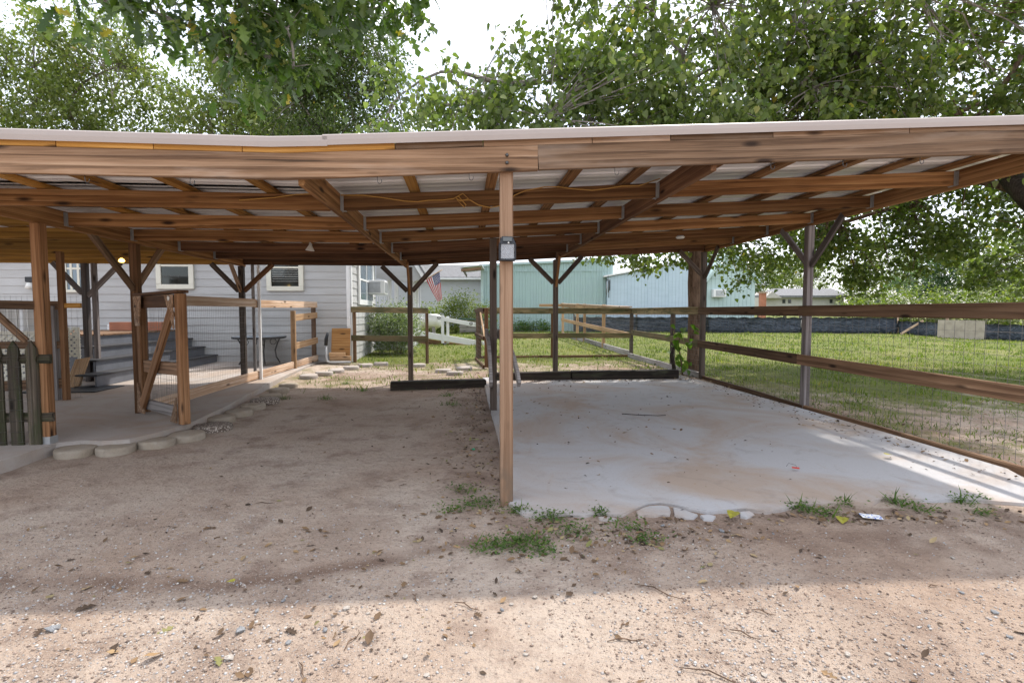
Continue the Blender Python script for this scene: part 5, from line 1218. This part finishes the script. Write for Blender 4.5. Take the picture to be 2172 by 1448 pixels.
# sapling by the mulberry trunk
p = G(at(1448, 785, 10.3)); SP = thing('sapling', 'bright green sapling with large leaves at the foot of the mulberry', 'sapling', p)
pth = [p, p + Vector((-.03, 0, .3)), p + Vector((-.1, -.02, .65)), p + Vector((-.04, -.02, 1.0))]; tube('stem', pth, [.018, .014, .01, .006], M['bark'], SP, 6)
m = 46; pos = np.array([tuple(lerp(pth[min(2, int(f * 3))], pth[min(3, int(f * 3) + 1)], f * 3 % 1)) for f in rng.uniform(.05, .99, m)]) + rng.normal(0, .11, (m, 3)) * [1.2, .7, .6]
lme = bpy.data.meshes.new('leaf'); lme.from_pydata(HEART_V, [], HEART_F); lme.materials.append(leafmat('sapling_leaf', (.07, .14, .015, 1), (.12, .21, .03, 1), (.17, .25, .04, 1), attr=False))
for q in rot_mats(m, pos, .15 * rng.uniform(.6, 1.2, m), rng.uniform(0, 6.28, m), rng.uniform(.2, 1.2, m), rng.normal(0, .5, m)):
    put(bpy.data.objects.new('leaf', lme), Matrix([list(q[r]) for r in range(3)] + [[0, 0, 0, 1]]), SP)
p = G(at(1432, 790, 10.1)); o = tube('dead_stump', [p, p + Vector((-.03, 0, .25)), p + Vector((-.07, .02, .45)), p + Vector((-.03, .02, .62))], [.045, .04, .04, .02], M['tie'], None, 8); tag(o, 'thin charred stick standing by the mossy rail', 'stick')

# ------------------------------------------------------------------ grass and weeds
pts = []
def try_pts(n, y0, y1, xf):
    for _ in range(n):
        y = y0 * (y1 / y0) ** random.random(); lo, hi = xf(y); x = random.uniform(lo, hi); s, t = ST((x, y))
        if -3.1 < s < 4.4 and t < 8.4: continue
        if s < -2.9 and t < 22: continue
        if random.random() < grass_amt(x, y) * .95 - .10: pts.append((x, y))
try_pts(130000, 3.2, 30, lambda y: (-.30 * y - 1, 1.05 * y + .8))
P = np.array(pts); n = len(P); zz = np.array([gz(x, y) for x, y in pts]); yy = P[:, 1]
h = rng.uniform(.02, .06, n) * (1 + yy * .02) * np.array([1 + 1.1 * max(-.5, nz3(x, y, 1.4, 2.9)) for x, y in pts]); w = .35 + yy * .03
BL_V = [(0, -.06, 0), (0, .06, 0), (.25, .035, .6), (.25, -.035, .6), (.6, 0, 1)]; BL_F = [(0, 1, 2), (0, 2, 3), (3, 2, 4)]
mats = rot_mats(n, np.column_stack([P, zz - .004]), h, rng.uniform(0, 6.28, n), rng.normal(0, .3, n), rng.normal(0, .3, n)); mats[:, :, 1] *= (1 + .09 * yy)[:, None]
dry = np.array([1.0 if nz3(x, y, .8, 6.6) > .18 else 0.0 for x, y in pts]) * (rng.random(n) < .6)
gr = mass('grass', BL_V, BL_F, mats, LMAT['grass'], None, None, np.clip(rng.beta(2, 2.4, n) * .85 + dry * .3, 0, .97)); gr['kind'] = 'stuff'; gr['label'] = 'patchy green lawn grass'
WG = 'weeds in the dirt along the slab edge'
def weed(u, v, r=.09, n=70, blades=10, label=None, zz=0.0):
    p = on(u, v, zz); p.z = gz(p.x, p.y); T = thing('weed', label or 'low leafy weed growing in the dirt in front of the pad', 'weed', p, WG)
    pos = np.column_stack([rng.normal(0, r * .6, n), rng.normal(0, r * .45, n), np.abs(rng.normal(.0, .022, n)) + .006]) + np.array(p)
    mats = rot_mats(n, pos, rng.uniform(.014, .03, n), rng.uniform(0, 6.28, n), rng.uniform(-.7, .5, n), rng.normal(0, .5, n)); mass('leaves', SMALL_V, SMALL_F, mats, LMAT['weed'], T, None, rng.random(n) * .9)['kind'] = 'stuff'
    if blades:
        pos = np.column_stack([rng.normal(0, r * .4, blades), rng.normal(0, r * .3, blades), np.zeros(blades)]) + np.array(p)
        mats = rot_mats(blades, pos, rng.uniform(.05, .11, blades), rng.uniform(0, 6.28, blades), rng.normal(0, .5, blades), rng.normal(0, .4, blades)); mass('blades', BL_V, BL_F, mats, LMAT['weed'], T, None, rng.random(blades) * .9)['kind'] = 'stuff'
for u, v, r, n, b in ((985, 1042, .09, 60, 6), (1022, 1072, .10, 110, 6), (955, 1085, .06, 40, 3), (1100, 1088, .06, 70, 8), (1165, 1100, .09, 100, 5), (1210, 1128, .1, 80, 4), (1080, 1160, .10, 110, 5), (1120, 1150, .09, 80, 4), (1150, 1172, .09, 80, 4), (1030, 1165, .08, 60, 4), (1270, 1095, .05, 50, 4), (1330, 1120, .09, 60, 5), (1365, 1150, .08, 50, 4), (1700, 1080, .08, 70, 14), (1745, 1092, .09, 70, 10), (1790, 1072, .06, 40, 18), (1905, 1068, .09, 60, 26), (1950, 1082, .08, 50, 14), (2035, 1066, .07, 60, 16), (2085, 1090, .06, 40, 8), (2075, 1062, .05, 40, 8)):
    weed(u, v, r * 1.25, int(n * 2.2), b // 2)
for u, v in ((948, 838), (958, 856), (642, 803), (690, 800), (735, 815), (770, 828), (600, 845), (690, 845)): weed(u, v, .12, 90, 14, 'small green weed tuft beside the bare bay and stepping stones', .06)

# ------------------------------------------------------------------ stepping stones
def stepping(u, v, dia, mat, label, group, z=.05):
    p = on(u, v, z + .03); p.z = gz(p.x, p.y) - .004; n = 22; o_ = random.random() * 9; prof = [(1.0, 0), (1.01, .045), (.985, .065), (.93, .072), (.5, .074)]; vs = []
    for f, q in prof:
        for k in range(n): a = 2 * math.pi * k / n; rr = dia / 2 * f * (1 + .03 * math.sin(2 * a + o_) + .02 * math.sin(5 * a + o_)); vs.append((rr * math.cos(a), rr * math.sin(a), q + .002 * math.sin(3 * a + o_)))
    fs = [(b * n + k, b * n + (k + 1) % n, (b + 1) * n + (k + 1) % n, (b + 1) * n + k) for b in range(4) for k in range(n)] + [tuple(range(4 * n, 5 * n))]
    o = mesh_obj('stepping_stone', vs, fs, mat, None, Matrix.Translation(p) @ Matrix.Rotation(random.uniform(-.05, .05), 4, 'X') @ Matrix.Rotation(random.random() * 6, 4, 'Z'), True); tag(o, label, 'stepping stone', group)
E1 = 'stepping stones edging the patio slab'; i_ = -1
ORD = 'first second third fourth fifth sixth seventh eighth ninth tenth'.split()
for u, v in ((160, 950), (246, 945), (332, 932), (396, 919), (467, 884), (508, 872), (536, 861), (574, 841), (592, 829), (612, 820)): i_ += 1; stepping(u, v, .33 + random.uniform(-.02, .01), M['stone'], ORD[i_] + ' plain round stepping stone along the patio edge counted from the picket gate', E1)
for u, v in ((452, 900), (562, 850)): stepping(u, v, .40, M['pebble'], 'round pebble faced stepping stone among the plain ones', 'pebble faced stepping stones')
i_ = -1
for u, v in ((655, 802), (688, 796), (713, 790), (745, 784), (775, 778), (808, 775), (888, 776), (940, 787), (965, 792), (985, 782)): i_ += 1; stepping(u, v, .34, M['conc2'], ORD[i_] + ' pale sunken stepping stone counted from the patio slab', 'stepping stones sunk in the grass', .07)

# ------------------------------------------------------------------ litter, gravel, stones, twigs
def ico(seed):
    bm = bmesh.new(); bmesh.ops.create_icosphere(bm, subdivisions=1, radius=1.0); r_ = random.Random(seed)
    for v in bm.verts: v.co *= r_.uniform(.7, 1.15); v.co.z *= .62
    V = [tuple(v.co) for v in bm.verts]; bm.faces.ensure_lookup_table(); F = [tuple(x.index for x in f.verts) for f in bm.faces]; bm.free(); return V, F
OCT_V = [(1, 0, 0), (-.9, .1, 0), (.1, .8, 0), (0, -.85, .05), (.1, 0, .55), (0, 0, -.5)]; OCT_F = [(0, 2, 4), (2, 1, 4), (1, 3, 4), (3, 0, 4), (2, 0, 5), (1, 2, 5), (3, 1, 5), (0, 3, 5)]
def grav_mat():
    m = NT('gravel'); a = m.n('ShaderNodeAttribute'); a.attribute_name = 'tint'
    return m.done(m.ramp(a.outputs['Fac'], [(0, (.12, .09, .075, 1)), (.35, (.30, .22, .17, 1)), (.6, (.40, .33, .28, 1)), (.8, (.36, .36, .37, 1)), (1, (.58, .54, .49, 1))]), .85, spec=.25)
M['gravel'] = grav_mat()
g = []
while len(g) < 42000:
    y = 1.25 * (4.6 / 1.25) ** random.random(); x = random.uniform(-1.05 * y - .1, 1.05 * y + .1); s, t = ST((x, y))
    if s > .3 and y > 3.25: continue
    d = .30 + .9 * nz3(x, y, .8, 1.3) + (.30 if y < 2.6 else 0) - .18 * max(0, y - 2.6) + (.35 if x < -.15 and y < 2.7 else 0) + (.2 if x > 1.6 else 0)
    if random.random() < d: g.append((x, y))
g = np.array(g); n = len(g); gzv = np.array([gz(x, y) for x, y in g]); size = .0022 + .008 * rng.random(n) ** 6 + .0018 * rng.random(n) ** 2
gv_ = mass('gravel', OCT_V, OCT_F, rot_mats(n, np.column_stack([g, gzv + size * .2]), size, rng.uniform(0, 6.28, n), rng.normal(0, .3, n), rng.normal(0, .3, n)), M['gravel'], None, None, np.clip(rng.beta(1.2, 1.3, n) + np.where(g[:, 0] < -.1, .03, 0), 0, 1)); gv_['kind'] = 'stuff'; gv_['label'] = 'loose gravel on the dirt drive'
SG = 'loose stones on the dirt drive'; smesh = []
for k in range(4):
    V, F = ico(k); me = bpy.data.meshes.new('stone'); me.from_pydata(V, [], F); me.materials.append([plain('stone_pale', (.47, .42, .37, 1), .85, 0, .25, 3, .3), plain('stone_grey', (.30, .305, .315, 1), .85, 0, .3, 6, .3)][k % 2]); smesh.append(me)
stones = [(735, 1290, .028, 0), (600, 1275, .02, 1), (112, 1338, .04, 1), (510, 1338, .035, 1), (700, 1265, .015, 1), (545, 1296, .022, 1), (345, 1310, .02, 0), (180, 1345, .015, 0), (1065, 1292, .02, 1), (1085, 1280, .018, 0), (1135, 1265, .02, 0), (1405, 1116, .025, 1), (1530, 1127, .032, 1), (1640, 1132, .016, 1), (2020, 1184, .024, 0), (2040, 1258, .02, 1), (1798, 1388, .026, 0), (1885, 1388, .018, 0), (1890, 1400, .016, 0), (1620, 1430, .02, 0), (1598, 1441, .022, 0), (905, 1435, .02, 0), (1140, 1420, .02, 0), (690, 1335, .025, 1), (612, 1362, .022, 1), (485, 1395, .03, 0), (860, 1395, .02, 0), (780, 1300, .014, 0), (430, 1205, .016, 0), (265, 1180, .012, 1), (1000, 1345, .018, 0), (1115, 1390, .018, 0), (2110, 1300, .025, 1), (2140, 1350, .02, 1), (1970, 1330, .018, 1), (240, 1240, .018, 1), (1262, 1258, .016, 1)]
for u, v, r, k in stones:
    p = on(u, v, 0); p.z = gz(p.x, p.y) + r * .25; o = put(bpy.data.objects.new('stone', smesh[k + 2 * random.randint(0, 1)]), Matrix.Translation(p) @ Matrix.Rotation(random.random() * 6, 4, 'Z') @ Matrix.Diagonal((r * .75, r * random.uniform(.4, .75), r * .5, 1)))
    tag(o, 'small pale stone lying on the dirt drive' if k == 0 else 'small blue grey stone lying on the dirt drive', 'stone', SG + (' pale' if k == 0 else ' grey'))
DLV = [(0, 0, .02), (.3, .22, .10), (.3, -.2, .03), (.62, .26, .05), (.62, -.24, .12), (1, .02, .10), (.45, 0, 0)]; DLF = [(0, 6, 1), (0, 2, 6), (6, 3, 1), (6, 2, 4), (6, 5, 3), (6, 4, 5)]
def litmat(name, attr):
    m = NT(name)
    a = m.n('ShaderNodeAttribute') if attr else m.n('ShaderNodeObjectInfo')
    if attr: a.attribute_name = 'tint'
    return m.done(m.ramp(a.outputs['Fac' if attr else 'Random'], [(0, (.045, .028, .018, 1)), (.4, (.14, .085, .045, 1)), (.7, (.27, .17, .085, 1)), (.88, (.36, .27, .15, 1)), (1, (.16, .16, .05, 1))]), .8)
LM1, LM2 = litmat('leaf_litter', True), litmat('dead_leaf', False)
q = []
def scatter(n, fn, dz=.004):
    for _ in range(n): 
        x, y = fn(); s, t = ST((x, y)); onpad = (.4 < s < 4.45 and 3.6 < t < 9.85); q.append((x, y, (SLAB(x, y) if onpad else gz(x, y)) + dz))
R_ = random.gauss
scatter(1100, lambda: tuple(W(4.55 + R_(0, .28), random.uniform(3.6, 10.5)))[:2]); scatter(900, lambda: tuple(W(random.uniform(.2, 4.9), 10.3 + R_(0, .6)))[:2]); scatter(300, lambda: tuple(W(random.uniform(.6, 4.4), 9.25 + abs(R_(0, .14)) * -1 + .12))[:2])
scatter(900, lambda: tuple(W(.28 - abs(R_(0, .28)), random.uniform(3.3, 9.4)))[:2]); scatter(450, lambda: (R_(.6, .6), R_(3.05, .16))); scatter(260, lambda: (R_(2.6, .5), R_(3.35, .07)))
scatter(380, lambda: (random.uniform(-3, 2.5), random.uniform(1.3, 9))); scatter(260, lambda: (random.uniform(-3, .3), random.uniform(1.3, 3.2))); scatter(1100, lambda: tuple(W(random.uniform(4.8, 9), random.uniform(3.5, 10)))[:2]); scatter(1600, lambda: tuple(W(random.uniform(-2.6, 4.5), random.uniform(10, 14)))[:2]); scatter(45, lambda: tuple(W(random.uniform(.6, 4.4), random.uniform(3.8, 9.4)))[:2])
q = np.array(q); n = len(q)
lt_ = mass('leaf_litter', DLV, DLF, rot_mats(n, q, rng.uniform(.012, .06, n) * (.6 + .5 * rng.random(n)), rng.uniform(0, 6.28, n), rng.normal(0, .25, n), rng.normal(0, .3, n)), LM1, None, None, rng.random(n) ** 1.3); lt_['kind'] = 'stuff'; lt_['label'] = 'dead leaves and bark crumbs littering the ground'
dme = bpy.data.meshes.new('dead_leaf'); dme.from_pydata(DLV, [], DLF); dme.materials.append(LM2)
ome = bpy.data.meshes.new('dead_leaf'); ome.from_pydata(OAK_V, [], OAK_F); ome.materials.append(LM2)
spots = [(350, 1383, .1), (205, 1284, .1), (370, 1328, .09), (115, 1262, .07), (200, 1238, .1), (465, 1412, .09), (530, 1415, .08), (75, 1355, .08), (380, 1090, .06), (600, 1112, .07), (865, 1030, .08), (830, 1022, .05), (480, 1340, .06), (240, 1390, .1), (630, 1345, .08), (780, 1370, .09), (1006, 1300, .07), (960, 1155, .07), (1075, 1190, .07), (1450, 1100, .08), (1740, 1420, .08), (1320, 1355, .05), (560, 1010, .05), (850, 938, .06), (1690, 1245, .06), (1240, 1060, .04), (1480, 1240, .07), (300, 1180, .07), (520, 1180, .08), (640, 1225, .08), (700, 1130, .07), (860, 1235, .08), (400, 1230, .08), (1570, 1240, .05), (1150, 1108, .07), (1010, 1120, .08)]
for i, (u, v, sz) in enumerate(spots):
    p = on(u, v, 0); p.z = gz(p.x, p.y) + .006; o = put(bpy.data.objects.new('dead_leaf', ome if i % 3 else dme), Matrix.Translation(p) @ Matrix.Rotation(random.random() * 6.28, 4, 'Z') @ Matrix.Rotation(random.uniform(-.35, .1), 4, 'Y') @ Matrix.Rotation(random.uniform(-.4, .4), 4, 'X') @ Matrix.Scale(sz * .8, 4))
    tag(o, 'curled brown dead leaf lying on the dirt drive', 'leaf', 'dead leaves on the drive')
yl = bpy.data.meshes.new('yellow_leaf'); yl.from_pydata(HEART_V, [], HEART_F); yl.materials.append(plain('yellow_leaf', (.36, .33, .04, 1), .5, 0, .2, 4))
for u, v, sz, z, lab in ((1558, 1088, .10, .03, 'yellow green leaf resting on the broken slab edge'), (1786, 1100, .09, .01, 'yellow leaf among weeds below the slab'), (1880, 966, .08, .07, 'yellow leaf lying in the sunlit strip of the pad'), (497, 1236, .04, .01, 'tiny bright yellow leaf in the dark rut'), (1010, 935, .09, .01, 'yellow leaf in the damp dirt beside the pad')):
    p = on(u, v, z); o = put(bpy.data.objects.new('yellow_leaf', yl), Matrix.Translation(p + Vector((0, 0, .012))) @ Matrix.Rotation(random.random() * 6, 4, 'Z') @ Matrix.Scale(sz, 4)); tag(o, lab, 'leaf')
TWG = 'twigs on the dirt drive'
for u, v, L, an in ((1400, 1257, .26, -.6), (748, 1358, .13, 1.35), (990, 1287, .14, -.5), (1328, 1356, .16, .1), (1320, 1325, .05, 1.2), (560, 1072, .12, .1), (1620, 1300, .10, -.45), (1530, 1440, .3, -.4), (1980, 1245, .07, .3), (640, 1420, .10, -1.0), (880, 1270, .09, -1.1), (1580, 1345, .12, -.6), (480, 1075, .09, -.4)):
    p = on(u, v, 0); p.z = gz(p.x, p.y) + .006; d = Vector((math.cos(an), math.sin(an), 0)) * L / 2; e = Vector((0, 0, 1)).cross(d) * .12
    o = tube('twig', [p - d, p - d * .3 + e + Vector((0, 0, .006)), p + d * .35 - e * .5, p + d], [.0016, .003, .0024, .001], M['bark'], None, 5); tag(o, 'thin brown twig lying on the dirt drive', 'twig', TWG)
p = on(1360, 882, .09); o = tube('palm_strip', [p + Vector((-.22, .08, .012)), p + Vector((-.05, .01, .014)), p + Vector((.2, -.03, .012)), p + Vector((.3, 0, .012))], .005, M['tie'], None, 5); tag(o, 'dark thin curved stick lying on the concrete pad', 'stick')
o = thing('red_scrap', 'small red plastic scrap with bent wire on the concrete pad', 'scrap', on(1687, 993, .06)); p = on(1687, 993, .06)
box('plastic', (-.025, -.015, 0), (.03, .015, .006), plain('red_plastic', (.65, .05, .03, 1), .5), o, Matrix.Translation(p + Vector((0, 0, .003))) @ Matrix.Rotation(-.4, 4, 'Z'), .002); tube('wire', [p + Vector((-.06, .03, .01)), p + Vector((-.03, .05, .03)), p + Vector((.02, .03, .02)), p + Vector((.01, 0, .008))], .0015, M['bolt'], o, 4)
p = on(1848, 1098, .01); bm = bmesh.new(); bmesh.ops.create_grid(bm, x_segments=6, y_segments=4, size=1)
for v in bm.verts: v.co = Vector((v.co.x * .06, v.co.y * .04, .012 + .010 * noise.noise(v.co * 3)))
bmesh.ops.solidify(bm, geom=bm.faces[:], thickness=.001)
m = NT('printed_paper'); vv = m.coords((1, 1, 1), rnd=False); o = bm_obj('paper_scrap', bm, m.done(m.ramp(m.noise(vv, 60, 2), [(.55, (.75, .75, .74, 1)), (.6, (.15, .22, .55, 1))]), .6), None, Matrix.Translation(p) @ Matrix.Rotation(-.3, 4, 'Z')); tag(o, 'crumpled white and blue paper scrap in the weeds', 'paper')
p = on(1004, 953, .01); p.z = gz(p.x, p.y); o = lathe('bottle_cap', [(0, .012), (.014, .012), (.016, .008), (.016, 0)], plain('green_cap', (.02, .35, .17, 1), .4), None, Matrix.Translation(p), 12); tag(o, 'small green bottle cap in the damp dirt by the pad', 'cap')
